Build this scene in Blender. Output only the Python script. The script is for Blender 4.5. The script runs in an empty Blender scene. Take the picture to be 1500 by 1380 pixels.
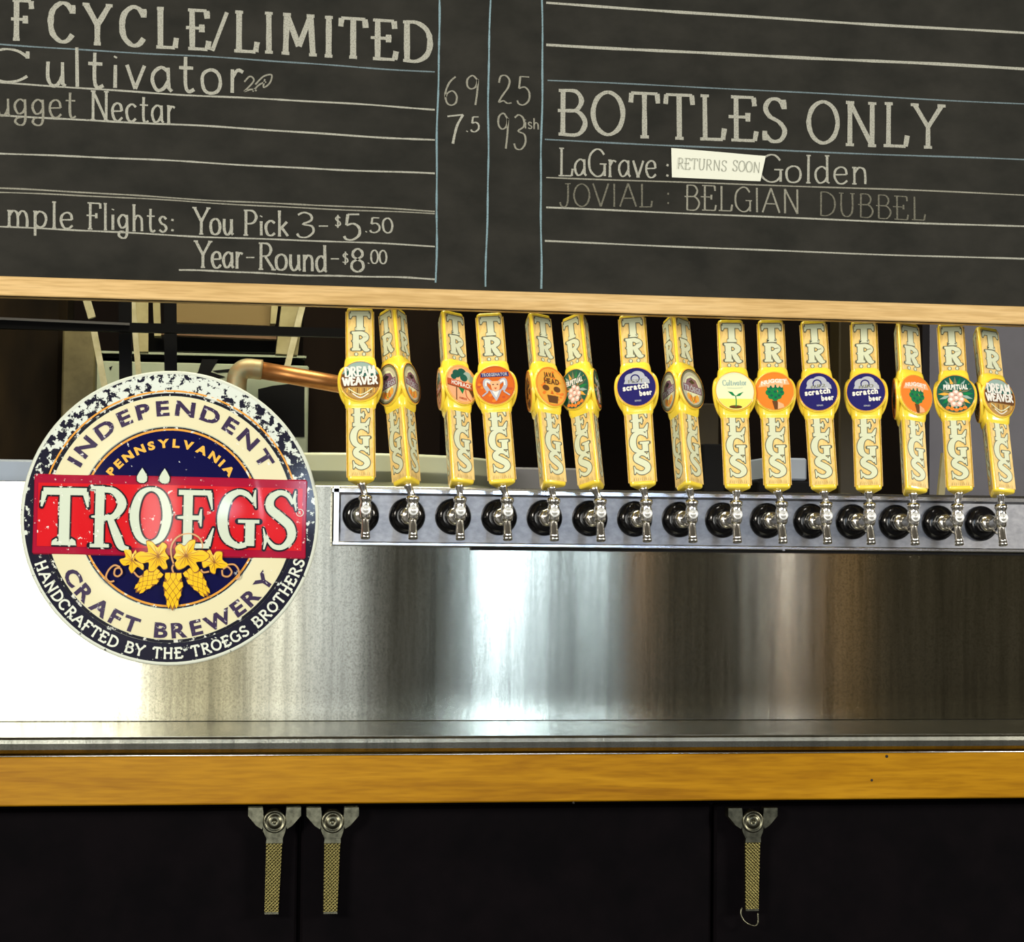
import bpy, math, random
from mathutils import Vector, Matrix
random.seed(7)
R_ = math.radians
SC = bpy.context.scene
COL = SC.collection

# ---------------------------------------------------------------- camera, world, light, exposure
FPX = 3018.3
CAM = Vector((-0.2922, -3.6359, -0.0688)); YAW, PITCH, ROLL = 0.1531, 0.0412, 0.0100
_F = Vector((math.sin(YAW)*math.cos(PITCH), math.cos(YAW)*math.cos(PITCH), math.sin(PITCH)))
_R = Vector((math.cos(YAW), -math.sin(YAW), 0)); _U = _R.cross(_F)
RV = _R*math.cos(ROLL) + _U*math.sin(ROLL); UV = -_R*math.sin(ROLL) + _U*math.cos(ROLL)
cd = bpy.data.cameras.new('camera'); cam = bpy.data.objects.new('camera', cd); COL.objects.link(cam)
cam.matrix_world = Matrix(((RV.x, UV.x, -_F.x, CAM.x), (RV.y, UV.y, -_F.y, CAM.y), (RV.z, UV.z, -_F.z, CAM.z), (0, 0, 0, 1)))
cd.sensor_width = 36; cd.sensor_fit = 'HORIZONTAL'; cd.lens = FPX/1500*36; cd.clip_start = 0.05; cd.clip_end = 60
SC.camera = cam
w = bpy.data.worlds.new('world'); SC.world = w; w.use_nodes = True
w.node_tree.nodes['Background'].inputs[0].default_value = (1.0, 0.86, 0.62, 1); w.node_tree.nodes['Background'].inputs[1].default_value = 0.07
SC.view_settings.view_transform = 'Standard'; SC.view_settings.look = 'None'; SC.view_settings.gamma = 1
SC.view_settings.use_curve_mapping = False; SC.view_settings.exposure = 0.0

def area(name, loc, target, sx, sz, power, color=(1, 1, 1)):
    l = bpy.data.lights.new(name, 'AREA'); l.shape = 'RECTANGLE'; l.size = sx; l.size_y = sz; l.energy = power; l.color = color
    o = bpy.data.objects.new(name, l); COL.objects.link(o); o.location = loc
    d = Vector(target) - Vector(loc); o.rotation_euler = d.to_track_quat('-Z', 'Y').to_euler(); return o
area('key_light', (0.1, -1.6, 2.9), (0.3, 0, 0.1), 0.7, 0.5, 20, (1.0, 0.95, 0.84))  # ceiling lamp over the bar
area('key_light', (-3.6, -4.2, 1.05), (0.2, 0, 0.1), 1.3, 1.0, 230, (1.0, 0.94, 0.82))  # added side key light, kept out of the steel's mirror range
area('key_light', (4.8, -3.6, 1.05), (0.8, 0, 0.1), 1.3, 1.0, 210, (1.0, 0.94, 0.82))  # added key light from the right, no fixture
# tall windows, lamps and a fill panel across the room from the bar (their streaks show in the brushed steel)
area('window_or_fill_light', (-0.12, -8, 0.0), (0, 0, 0.0), 0.86, 2.4, 9, (1, 0.93, 0.68))  # added warm fill panel, no window; lifts the steel by the sign
area('window_or_fill_light', (-1.30, -8, 0.0), (-1.2, 0, 0.0), 1.46, 2.6, 120, (1, 1, 0.94))
area('window_or_fill_light', (1.44, -8, 0.55), (1.1, 0, 0.0), 0.21, 0.75, 24, (0.60, 0.77, 1))
area('window_or_fill_light', (1.66, -8, 0.55), (1.2, 0, 0.0), 0.08, 0.7, 6, (0.60, 0.77, 1))
area('window_or_fill_light', (1.88, -8, 0.50), (1.4, 0, 0.0), 0.045, 0.5, 2.0, (0.60, 0.77, 1))
area('window_or_fill_light', (2.02, -8, 0.50), (1.4, 0, 0.0), 0.075, 0.5, 4.2, (0.60, 0.77, 1))
area('wall_lamp', (2.26, -8, 0.3), (1.4, 0, 0.0), 0.05, 0.9, 0.45, (1, 0.6, 0.3))
area('window_or_fill_light', (2.93, -8, 0.45), (1.6, 0, 0.0), 0.03, 0.3, 0.5, (0.85, 0.9, 1))
area('window_or_fill_light', (3.14, -8, 0.42), (1.8, 0, 0.0), 0.09, 0.3, 1.8, (0.88, 0.88, 1))
area('wall_lamp', (3.13, -8, -0.3), (1.8, 0, 0.0), 0.04, 0.8, 0.3, (1, 0.6, 0.2))
area('wall_lamp', (3.45, -8, 0.0), (1.8, 0, 0.0), 0.30, 1.6, 0.55, (1, 0.58, 0.22))
area('window_or_fill_light', (0.35, -8, 0.1), (0.6, 0, 0.0), 0.6, 2.0, 9.0, (0.78, 0.86, 1))
area('back_room_light', (-0.1, 0.2, 1.6), (-0.1, 1.0, 0.2), 1.0, 0.3, 34, (1.0, 0.92, 0.66))
area('back_room_light', (1.75, 1.2, 1.3), (1.65, 2.2, 0.2), 0.5, 0.4, 4.0, (0.82, 0.84, 1))

# ---------------------------------------------------------------- helpers
def ray(px, py):
    return (_F + RV*((px-750)/FPX) + UV*((690-py)/FPX))
def at(px, py, Y):
    d = ray(px, py); return CAM + d*((Y-CAM.y)/d.y)
def atz(px, py, Z):
    d = ray(px, py); return CAM + d*((Z-CAM.z)/d.z)

def tag(o, label=None, cat=None, group=None, kind=None):
    if label: o['label'] = label
    if cat: o['category'] = cat
    if group: o['group'] = group
    if kind: o['kind'] = kind
    return o
def empty(name, loc, label, cat, group=None, parent=None):
    o = bpy.data.objects.new(name, None); COL.objects.link(o); o.location = loc; o.empty_display_size = .02
    return tag(o, label, cat, group)
class MB:
    def __init__(s): s.v = []; s.f = []; s.m = []; s.mats = []; s.smooth = []
    def mi(s, mat):
        if mat not in s.mats: s.mats.append(mat)
        return s.mats.index(mat)
    def add(s, vs, fs, mat, smooth=False):
        b = len(s.v); k = s.mi(mat); s.v += [tuple(p) for p in vs]
        for f in fs: s.f.append(tuple(b+i for i in f)); s.m.append(k); s.smooth.append(smooth)
        return s
    def box(s, lo, hi, mat, bev=0.0):
        x0, y0, z0 = lo; x1, y1, z1 = hi
        if bev <= 0:
            vs = [(x, y, z) for x in (x0, x1) for y in (y0, y1) for z in (z0, z1)]
            return s.add(vs, [(0, 1, 3, 2), (4, 6, 7, 5), (0, 4, 5, 1), (2, 3, 7, 6), (0, 2, 6, 4), (1, 5, 7, 3)], mat)
        b = bev; vs = []; idx = {}
        for i, x in enumerate((x0, x1)):
            for j, y in enumerate((y0, y1)):
                for k, z in enumerate((z0, z1)):
                    sx, sy, sz = (1 if i == 0 else -1), (1 if j == 0 else -1), (1 if k == 0 else -1)
                    for a in range(3):
                        p = [x + sx*b, y + sy*b, z + sz*b]; p[a] = (x, y, z)[a]; idx[i, j, k, a] = len(vs); vs.append(p)
        fs = []
        def I(t, a): return idx[t[0], t[1], t[2], a]
        for a in range(3):
            o1, o2 = (a+1) % 3, (a+2) % 3
            for sgn in (0, 1):
                q = []
                for u, v in ((0, 0), (1, 0), (1, 1), (0, 1)):
                    t = [0, 0, 0]; t[a] = sgn; t[o1] = u; t[o2] = v; q.append(I(t, a))
                fs.append(q if sgn else q[::-1])
        for a in range(3):
            o1, o2 = (a+1) % 3, (a+2) % 3
            for u in (0, 1):
                for v in (0, 1):
                    t = [0, 0, 0]; t[o1] = u; t[o2] = v; t2 = list(t); t2[a] = 1
                    fs.append([I(t, o1), I(t2, o1), I(t2, o2), I(t, o2)])
        for i in (0, 1):
            for j in (0, 1):
                for k in (0, 1): fs.append([idx[i, j, k, 0], idx[i, j, k, 1], idx[i, j, k, 2]])
        return s.add(vs, fs, mat)
    def prism(s, poly, M, h0, h1, mat):      # poly 2D, M maps (u,v,h)->3D
        n = len(poly); vs = [M(x, y, h0) for x, y in poly] + [M(x, y, h1) for x, y in poly]
        fs = [tuple(range(n))[::-1], tuple(range(n, 2*n))] + [(i, (i+1) % n, n+(i+1) % n, n+i) for i in range(n)]
        return s.add(vs, fs, mat)
    def flat(s, poly, M, h, mat):
        return s.add([M(x, y, h) for x, y in poly], [tuple(range(len(poly)))], mat)
    def lathe(s, prof, org, axis, mat, n=24, smooth=True, caps=True):  # prof [(r,t)] along axis
        a = Vector(axis).normalized(); u = a.orthogonal().normalized(); v = a.cross(u); o = Vector(org)
        vs = []; fs = []
        for r, t in prof:
            for k in range(n):
                c = 2*math.pi*k/n; vs.append(o + a*t + (u*math.cos(c) + v*math.sin(c))*max(r, 1e-5))
        for i in range(len(prof)-1):
            for k in range(n):
                k2 = (k+1) % n; fs.append((i*n+k, i*n+k2, (i+1)*n+k2, (i+1)*n+k))
        if caps: fs += [tuple(range(n))[::-1], tuple((len(prof)-1)*n+k for k in range(n))]
        return s.add(vs, fs, mat, smooth)
    def tube(s, pts, rad, mat, n=10, smooth=True):
        pts = [Vector(p) for p in pts]; vs = []; fs = []; m = len(pts); u = None
        for i, p in enumerate(pts):
            d = (pts[min(i+1, m-1)] - pts[max(i-1, 0)]).normalized()
            if u is None: u = d.orthogonal().normalized()
            u = (u - d*u.dot(d)).normalized(); v = d.cross(u)
            r = rad[i] if isinstance(rad, (list, tuple)) else rad
            for k in range(n):
                c = 2*math.pi*k/n; vs.append(p + (u*math.cos(c) + v*math.sin(c))*r)
        for i in range(m-1):
            for k in range(n):
                k2 = (k+1) % n; fs.append((i*n+k, i*n+k2, (i+1)*n+k2, (i+1)*n+k))
        fs += [tuple(range(n))[::-1], tuple((m-1)*n+k for k in range(n))]
        return s.add(vs, fs, mat, smooth)
    def bar(s, p, q, wx, wy, mat):            # rectangular bar between two points
        p, q = Vector(p), Vector(q); d = (q-p).normalized(); u = d.cross(Vector((0, 1, 0)))
        if u.length < 1e-4: u = Vector((1, 0, 0))
        u.normalize(); v = d.cross(u)
        vs = [c + u*(a*wx/2) + v*(b*wy/2) for c in (p, q) for a, b in ((-1, -1), (1, -1), (1, 1), (-1, 1))]
        return s.add(vs, [(0, 3, 2, 1), (4, 5, 6, 7), (0, 1, 5, 4), (1, 2, 6, 5), (2, 3, 7, 6), (3, 0, 4, 7)], mat)
    def mesh(s, name):
        me = bpy.data.meshes.new(name); me.from_pydata(s.v, [], s.f); 
        for m in s.mats: me.materials.append(m)
        me.polygons.foreach_set('material_index', s.m); me.polygons.foreach_set('use_smooth', s.smooth); me.update(); return me
    def build(s, name, parent=None, recenter=None):
        me = s.mesh(name); o = bpy.data.objects.new(name, me); COL.objects.link(o)
        if recenter is not None:
            me.transform(Matrix.Translation(-Vector(recenter)))
            if parent is None: o.location = recenter
        if parent: o.parent = parent
        return o

# ---------------------------------------------------------------- materials
def mat(name, color, rough=.5, metal=0.0, spec=.5, coat=0.0):
    m = bpy.data.materials.new(name); m.use_nodes = True; b = m.node_tree.nodes['Principled BSDF']
    b.inputs['Base Color'].default_value = (*color, 1); b.inputs['Roughness'].default_value = rough; b.inputs['Metallic'].default_value = metal
    b.inputs['Specular IOR Level'].default_value = spec; b.inputs['Coat Weight'].default_value = coat; b.inputs['Coat Roughness'].default_value = .08
    return m
def N(m, t, **kw):
    n = m.node_tree.nodes.new(t)
    for k, v in kw.items():
        if k in n.inputs: n.inputs[k].default_value = v
        else: setattr(n, k, v)
    return n
def L(m, a, b): m.node_tree.links.new(a, b)
def ramp(m, src, stops):
    r = N(m, 'ShaderNodeValToRGB'); e = r.color_ramp.elements
    while len(e) < len(stops): e.new(.5)
    for el, (p, c) in zip(e, stops): el.position = p; el.color = (*c, 1)
    L(m, src, r.inputs[0]); return r
def coords(m, scale=(1, 1, 1), rot=(0, 0, 0)):
    t = N(m, 'ShaderNodeTexCoord'); mp = N(m, 'ShaderNodeMapping'); mp.inputs['Scale'].default_value = scale; mp.inputs['Rotation'].default_value = rot
    L(m, t.outputs['Object'], mp.inputs[0]); return mp.outputs[0]
def noisy(name, c1, c2, scale=(20, 20, 20), rough=.5, metal=0, detail=4, lo=.35, hi=.65, bump=0.0, spec=.5, coat=0.0, dist=0.0):
    m = mat(name, c1, rough, metal, spec, coat); b = m.node_tree.nodes['Principled BSDF']
    n = N(m, 'ShaderNodeTexNoise', Scale=1.0, Detail=detail, Roughness=.6, Distortion=dist); L(m, coords(m, scale), n.inputs['Vector'])
    r = ramp(m, n.outputs[0], [(lo, c1), (hi, c2)]); L(m, r.outputs[0], b.inputs['Base Color'])
    if bump:
        bp = N(m, 'ShaderNodeBump', Strength=bump, Distance=.001); L(m, n.outputs[0], bp.inputs['Height']); L(m, bp.outputs[0], b.inputs['Normal'])
    return m

def steel(name, col=(.44, .42, .33), rough=.15, aniso=1.0, streak=True):
    m = mat(name, col, rough, 1.0); b = m.node_tree.nodes['Principled BSDF']; b.inputs['Anisotropic'].default_value = aniso
    tg = N(m, 'ShaderNodeTangent'); tg.direction_type = 'UV_MAP'; L(m, tg.outputs[0], b.inputs['Tangent'])
    if streak:
        n = N(m, 'ShaderNodeTexNoise', Scale=1.0, Detail=5, Roughness=.65); L(m, coords(m, (34, 5, 1.2)), n.inputs['Vector'])
        r = ramp(m, n.outputs[0], [(.3, tuple(c*.62 for c in col)), (.52, col), (.72, tuple(min(1, c*1.22) for c in col))]); 
        n2 = N(m, 'ShaderNodeTexNoise', Scale=1.0, Detail=3); L(m, coords(m, (380, 50, 330)), n2.inputs['Vector'])
        sp = ramp(m, n2.outputs[0], [(.30, (.72, .72, .70)), (.55, (1, 1, 1)), (.78, (1.0, 1.0, 1.0))])
        mx = N(m, 'ShaderNodeMix'); mx.data_type = 'RGBA'; mx.blend_type = 'MULTIPLY'; mx.inputs[0].default_value = 1
        L(m, r.outputs[0], mx.inputs[6]); L(m, sp.outputs[0], mx.inputs[7]); L(m, mx.outputs[2], b.inputs['Base Color'])
    return m
def wood(name, c1, c2, c3, rough=.4, fine=1.0):
    m = mat(name, c1, rough, 0, .15); b = m.node_tree.nodes['Principled BSDF']
    n = N(m, 'ShaderNodeTexNoise', Scale=1.0, Detail=6, Roughness=.62, Distortion=1.1); L(m, coords(m, (2.2, 18, 30*fine)), n.inputs['Vector'])
    n2 = N(m, 'ShaderNodeTexNoise', Scale=1.0, Detail=2); L(m, coords(m, (16, 60, 260*fine)), n2.inputs['Vector'])
    r = ramp(m, n.outputs[0], [(.28, c1), (.5, c2), (.72, c3)]); r2 = ramp(m, n2.outputs[0], [(.35, (.78, .74, .66)), (.6, (1, 1, 1))])
    mx = N(m, 'ShaderNodeMix'); mx.data_type = 'RGBA'; mx.blend_type = 'MULTIPLY'; mx.inputs[0].default_value = .8
    L(m, r.outputs[0], mx.inputs[6]); L(m, r2.outputs[0], mx.inputs[7]); L(m, mx.outputs[2], b.inputs['Base Color']); return m

M_board = noisy('chalkboard_slate', (.012, .012, .0095), (.023, .022, .018), (9, 9, 14), .7, detail=8, spec=.15)
def chalk(name, c, lo=.30, hi=.52):
    return noisy(name, tuple(x*.45 for x in c), c, (420, 60, 420), .95, detail=3, lo=lo, hi=hi, spec=.1)
M_chalk = chalk('white_chalk', (.36, .36, .31)); M_chalk2 = chalk('soft_chalk', (.26, .255, .21)); M_dim = chalk('faint_chalk', (.17, .165, .13), .35, .6)
M_blue = chalk('blue_chalk', (.20, .30, .34)); M_bluedim = chalk('faint_blue_chalk', (.15, .20, .22))
M_oak = wood('pale_oak', (.52, .34, .13), (.66, .45, .20), (.72, .52, .26), .45, 1.0)
M_amber = wood('varnished_maple', (.25, .105, .003), (.37, .175, .004), (.44, .22, .008), .36, .8)
M_steel = steel('brushed_steel'); M_deck = steel('worn_deck_steel', (.42, .42, .36), .24, .7)
M_rail = noisy('tower_steel', (.25, .255, .28), (.34, .345, .37), (60, 60, 90), .40, 1.0)
M_trim = mat('polished_trim', (.62, .63, .66), .22, 1.0)
M_chrome = mat('chrome', (.80, .78, .74), .17, 1.0); M_satin = mat('satin_screw', (.72, .72, .70), .42, .7)
M_blackgloss = mat('black_flange_plastic', (.005, .005, .006), .12, 0, .35)
M_nozzle = mat('nozzle_bore', (.01, .01, .01), .8)
M_yellow = mat('yellow_resin', (.93, .70, .055), .28, 0, .5, .3)
M_panel = noisy('etched_tan_panel', (.86, .62, .24), (.70, .47, .15), (160, 160, 60), .35, 0, 5, .42, .62, .0, .5, .3, .8)
M_fill = mat('pale_letter', (.66, .70, .50), .35, 0, .5, .2); M_line = mat('letter_outline', (.11, .12, .08), .4)
M_paper = mat('paper', (.68, .70, .60), .8); M_pencil = mat('pencil', (.26, .27, .22), .8)
M_dark = noisy('dark_cabinet', (.0016, .0012, .0018), (.0030, .0020, .0028), (12, 12, 12), .7, spec=.04)
M_black = mat('black_iron', (.006, .006, .007), .6, 0, .12); M_latch = noisy('nickel_latch', (.08, .078, .055), (.19, .185, .13), (90, 90, 90), .34, 1.0)
M_knurl = mat('knurled_strap', (.44, .40, .16), .38, 1.0)
_b = M_knurl.node_tree.nodes['Principled BSDF']
_w1 = N(M_knurl, 'ShaderNodeTexWave', Scale=1.0); _w2 = N(M_knurl, 'ShaderNodeTexWave', Scale=1.0)
L(M_knurl, coords(M_knurl, (78, 78, 78), (0, R_(45), 0)), _w1.inputs['Vector']); L(M_knurl, coords(M_knurl, (78, 78, 78), (0, R_(-45), 0)), _w2.inputs['Vector'])
_mm = N(M_knurl, 'ShaderNodeMath', operation='MAXIMUM'); L(M_knurl, _w1.outputs[1], _mm.inputs[0]); L(M_knurl, _w2.outputs[1], _mm.inputs[1])
_bp = N(M_knurl, 'ShaderNodeBump', Strength=1.0, Distance=.0012); L(M_knurl, _mm.outputs[0], _bp.inputs['Height']); L(M_knurl, _bp.outputs[0], _b.inputs['Normal'])
_rr = ramp(M_knurl, _mm.outputs[0], [(.45, (.10, .085, .03)), (.95, (.22, .19, .07))]); L(M_knurl, _rr.outputs[0], _b.inputs['Base Color'])
M_copper = noisy('copper_pipe', (.42, .16, .045), (.58, .27, .09), (14, 14, 60), .38, .75)
M_oldcopper = noisy('tarnished_elbow', (.36, .34, .20), (.44, .27, .12), (40, 40, 40), .5, .4)
M_cream = noisy('cream_paint', (.30, .26, .12), (.42, .37, .20), (14, 14, 14), .6)
M_mint = noisy('pale_green_enamel', (.36, .42, .30), (.44, .48, .36), (9, 9, 9), .4)
M_vat = mat('pale_green_vat', (.80, .84, .58), .35); M_vatrim = mat('vat_rim', (.76, .80, .60), .3)
M_brown = noisy('dark_brown_wall', (.006, .003, .002), (.012, .007, .004), (5, 5, 1.2), .8, spec=.1)
M_back = noisy('back_wall_paint', (.006, .004, .003), (.010, .006, .004), (3, 3, 3), .8, spec=.1)
M_column = noisy('brown_column', (.004, .0025, .0012), (.018, .011, .004), (7, 7, 2), .8, spec=.1)
M_tan = noisy('tan_panel', (.11, .09, .035), (.17, .14, .06), (22, 22, 22), .6)
M_olive = noisy('olive_post', (.028, .020, .008), (.045, .033, .013), (8, 8, 2), .5)
M_greyblue = noisy('grey_blue_panel', (.055, .052, .068), (.085, .082, .105), (3, 3, 3), .5)
M_paleblue = mat('pale_blue_box', (.42, .48, .60), .4)
M_floor = noisy('floor_concrete', (.03, .028, .025), (.05, .045, .04), (3, 3, 3), .6)

# ---------------------------------------------------------------- stroke letters
# glyph: (advance, strokes); a stroke starting with ~ is smoothed
GL = {
'A': (74, ["0,0 37,100", "37,100 74,0", "14,36 60,36"]),
'B': (62, ["10,0 10,100", "~8,100 40,99 53,78 40,56 8,54", "~8,54 44,53 62,28 46,1 8,0", "-2,54 10,54"]),
'C': (66, ["~64,78 50,96 30,99 8,80 2,50 8,20 30,1 50,4 64,20", "64,96 64,74"]),
'D': (70, ["10,0 10,100", "~8,100 36,100 62,82 70,50 62,18 36,0 8,0"]),
'E': (60, ["12,0 12,100", "0,100 54,100", "54,100 56,80", "-6,54 40,54", "40,64 40,44", "0,0 56,0", "56,0 60,22"]),
'F': (56, ["12,0 12,100", "0,100 54,100", "54,100 56,80", "-4,52 38,52", "38,62 38,42"]),
'G': (72, ["~64,80 50,97 30,99 8,80 2,50 8,20 30,1 52,4 66,22", "66,46 66,2", "46,46 74,46"]),
'H': (74, ["12,0 12,100", "62,0 62,100", "12,52 62,52"]),
'I': (24, ["12,0 12,100"]),
'J': (48, ["~36,100 36,30 26,2 8,4 0,20", "22,100 48,100"]),
'K': (66, ["12,0 12,100", "12,40 60,100", "26,56 64,0"]),
'L': (58, ["12,0 12,100", "0,0 54,0", "54,0 58,26"]),
'M': (92, ["12,0 16,100", "16,100 46,20", "46,20 76,100", "76,100 82,0"]),
'N': (78, ["12,0 12,100", "12,100 66,0", "66,0 66,100"]),
'O': (74, ["~37,99 12,84 2,50 12,16 37,1 62,16 72,50 62,84 37,99"]),
'P': (60, ["12,0 12,100", "~10,100 42,98 56,74 42,50 12,46"]),
'R': (68, ["12,0 12,100", "~10,100 42,98 54,76 42,54 12,50", "30,50 66,0"]),
'S': (56, ["~50,80 38,97 18,97 6,78 16,58 38,46 52,26 42,4 20,1 4,18", "50,98 51,76", "4,2 4,24"]),
'T': (66, ["33,0 33,100", "2,100 64,100", "3,100 1,78", "63,100 65,78"]),
'U': (70, ["~12,100 12,30 24,3 46,3 60,30 60,100", "2,100 22,100", "50,100 70,100"]),
'V': (70, ["0,100 35,0", "35,0 70,100"]),
'W': (100, ["0,100 26,0", "26,0 50,90", "50,90 74,0", "74,0 100,100"]),
'Y': (70, ["35,0 35,48", "35,48 2,100", "35,48 68,100"]),
'a': (50, ["~40,50 24,60 6,46 2,24 12,2 28,6 40,26", "40,60 41,8 48,0"]),
'c': (44, ["~40,50 24,60 6,48 2,28 10,4 26,0 40,10"]),
'd': (50, ["~38,48 22,60 5,46 3,20 14,0 30,6 38,20", "38,100 39,4 46,0"]),
'e': (46, ["3,32 40,34", "~40,34 36,54 22,61 6,50 2,26 12,3 28,0 42,12"]),
'g': (50, ["~38,50 22,60 6,48 3,30 14,10 30,14 38,28", "~38,60 40,0 34,-26 18,-30 4,-20 10,-6 26,-4"]),
'h': (52, ["8,0 8,100", "~8,40 22,60 38,52 42,30 42,0"]),
'i': (20, ["10,0 10,58", "9,76 11,80"]),
'k': (48, ["8,0 8,100", "8,24 40,58", "18,34 44,0"]),
'l': (20, ["10,0 10,100"]),
'm': (78, ["8,0 8,60", "~8,40 20,60 34,54 38,30 38,0", "~38,40 50,60 64,54 70,30 70,0"]),
'n': (52, ["8,0 8,60", "~8,40 22,60 38,54 42,30 42,0"]),
'o': (50, ["~24,60 6,50 2,29 8,6 24,0 40,8 46,30 40,52 24,60"]),
'p': (52, ["8,-34 8,60", "~8,44 22,60 40,52 46,30 38,6 22,0 8,10"]),
'r': (36, ["8,0 8,60", "~8,38 20,58 34,54"]),
's': (38, ["~34,50 20,60 6,50 12,34 28,26 34,12 20,0 4,8"]),
't': (38, ["~16,88 15,20 22,0 36,6", "0,60 34,60"]),
'u': (52, ["~8,60 8,20 18,0 32,4 42,24", "42,60 43,6 50,0"]),
'v': (46, ["2,60 22,0", "22,0 44,60"]),
'0': (50, ["~24,99 6,82 2,50 8,14 24,1 40,14 46,50 40,84 24,99"]),
'2': (52, ["~4,72 10,94 28,98 42,82 36,56 18,30 4,4 20,10 34,2 50,4"]),
'3': (50, ["~4,90 20,100 38,90 40,68 18,52 42,44 46,20 30,0 10,0 2,14"]),
'5': (52, ["44,98 12,98", "12,98 8,56", "~8,56 28,62 44,46 44,18 26,0 8,2 2,14"]),
'6': (50, ["~38,100 16,78 3,42 8,10 24,0 40,10 42,34 28,50 10,42 4,28"]),
'7': (48, ["2,92 46,98", "~46,98 30,60 22,20 18,-8"]),
'8': (50, ["~24,54 8,66 8,86 24,99 40,86 40,68 24,54 5,40 4,14 24,0 44,14 42,40 24,54"]),
'9': (50, ["~40,84 24,99 6,86 6,62 20,52 36,62 42,86 40,40 34,-4"]),
'$': (46, ["~38,76 22,88 8,74 16,56 34,44 38,24 22,10 4,20", "22,102 22,-4"]),
'.': (16, ["7,0 9,6"]), ':': (24, ["10,4 12,12", "10,44 12,52"]), '-': (40, ["6,40 36,42"]), '/': (50, ["2,-4 48,108"]), ' ': (38, []),
}
def cat_rom(P, n=5):
    out = []; m = len(P); closed = (abs(P[0][0]-P[-1][0]) + abs(P[0][1]-P[-1][1])) < 1e-6
    k = len(P[0])
    for i in range(m-1):
        p1, p2 = P[i], P[i+1]
        p0 = P[i-1] if i > 0 else (P[-2] if closed else P[0]); p3 = P[i+2] if i+2 < m else (P[1] if closed else P[-1])
        for j in range(n):
            t = j/n
            out.append(tuple(.5*((2*p1[a]) + (-p0[a]+p2[a])*t + (2*p0[a]-5*p1[a]+4*p2[a]-p3[a])*t*t + (-p0[a]+3*p1[a]-3*p2[a]+p3[a])*t**3) for a in range(k)))
    out.append(tuple(P[-1])); return out
def parse(s):
    sm = s[0] == '~'; P = [tuple(float(c) for c in q.split(',')) for q in s.lstrip('~').split()]
    return P, sm
def glyph(ch, serif):
    adv, ss = GL[ch]; out = []
    for s in ss:
        P, sm = parse(s); out.append((P, sm))
        if serif and not sm and len(P) >= 2 and ch not in '.:-/$2357689i0':
            for q, o in ((P[0], P[1]), (P[-1], P[-2])):
                if abs(q[1]-o[1]) > 40 and (q[1] in (0.0, 100.0) or (q[1] == 60.0 and ch in 'nmrp')):
                    if (ch in 'LET' and 0) : continue
                    if ch == 'M' and q[0] == 46: continue
                    if ch in 'AV' and q[0] in (37, 35): continue
                    s_ = 10 if ch.isupper() else 7
                    out.append(([(q[0]-s_, q[1]), (q[0]+s_, q[1])], False))
    return adv, out
def ribbon(mb, P, W, M, h, mt, side=0.0, round_end=False):
    # P list of 2D pts, W list of widths; M maps (u,v,h)->3D
    Q = [P[0]]; ww = [W[0]]
    for p, q in zip(P[1:], W[1:]):
        if abs(p[0]-Q[-1][0]) + abs(p[1]-Q[-1][1]) > 1e-7: Q.append(p); ww.append(q)
    if len(Q) < 2: return
    n = len(Q); nr = []
    for i in range(n):
        a, b = Q[max(i-1, 0)], Q[min(i+1, n-1)]; d = Vector((b[0]-a[0], b[1]-a[1]))
        if d.length < 1e-9: d = Vector((1, 0))
        d.normalize(); nr.append((-d.y, d.x))
    vs = []
    for i in range(n):
        for sg in (-1, 1):
            vs.append(M(Q[i][0]+nr[i][0]*sg*ww[i]/2, Q[i][1]+nr[i][1]*sg*ww[i]/2, h))
    fs = [(2*i, 2*i+2, 2*i+3, 2*i+1) for i in range(n-1)]
    if side:
        b = len(vs)
        for i in range(n):
            for sg in (-1, 1): vs.append(M(Q[i][0]+nr[i][0]*sg*ww[i]*.56, Q[i][1]+nr[i][1]*sg*ww[i]*.56, h-side))
        for i in range(n-1): fs += [(2*i, b+2*i, b+2*i+2, 2*i+2), (2*i+3, b+2*i+3, b+2*i+1, 2*i+1)]
        fs += [(0, 1, b+1, b), (2*n-2, b+2*n-2, b+2*n-1, 2*n-1)]
    mb.add(vs, fs, mt)
    if round_end:
        for i in (0, n-1):
            c = Q[i]; r = ww[i]/2; k = 10
            mb.add([M(c[0]+r*math.cos(6.2832*j/k), c[1]+r*math.sin(6.2832*j/k), h-1e-5) for j in range(k)], [tuple(range(k))], mt)
_lay = [0]
def draw_text(mb, text, O, U, V, total, M, h, mt, wid, serif=True, contrast=.55, jit=0.0, gap=12, seed=1):
    """lay stroke letters from O along unit U (2D) over length total, V is the up vector of one cap height"""
    rnd = random.Random(seed); gs = [(c,) + glyph(c, serif) for c in text]
    tot = sum(g[1] for g in gs) + gap*(len(gs)-1); sx = total/tot; x = 0
    for ch, adv, strokes in gs:
        jy = rnd.uniform(-jit, jit)*100; jr = rnd.uniform(-jit, jit)
        for P, sm in strokes:
            if sm: P = cat_rom(P, 4)
            else:
                a = []
                for p, q in zip(P[:-1], P[1:]): a += [(p[0]+(q[0]-p[0])*t/3, p[1]+(q[1]-p[1])*t/3) for t in range(3)]
                P = a + [P[-1]]
            pts = [(O[0]+U[0]*(x+p[0]+jr*p[1])*sx+V[0]*(p[1]+jy)/100, O[1]+U[1]*(x+p[0])*sx+V[1]*(p[1]+jy)/100) for p in P]
            ws = []
            for i in range(len(pts)):
                a, b = pts[max(i-1, 0)], pts[min(i+1, len(pts)-1)]; dx, dy = b[0]-a[0], b[1]-a[1]; l = math.hypot(dx, dy) or 1
                ws.append(wid*(contrast + (1-contrast)*abs(dy)/l)*rnd.uniform(.88, 1.1))
            _lay[0] = (_lay[0]+1) % 7
            ribbon(mb, pts, ws, M, h + _lay[0]*1.5e-5, mt)
        x += adv + gap
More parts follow.
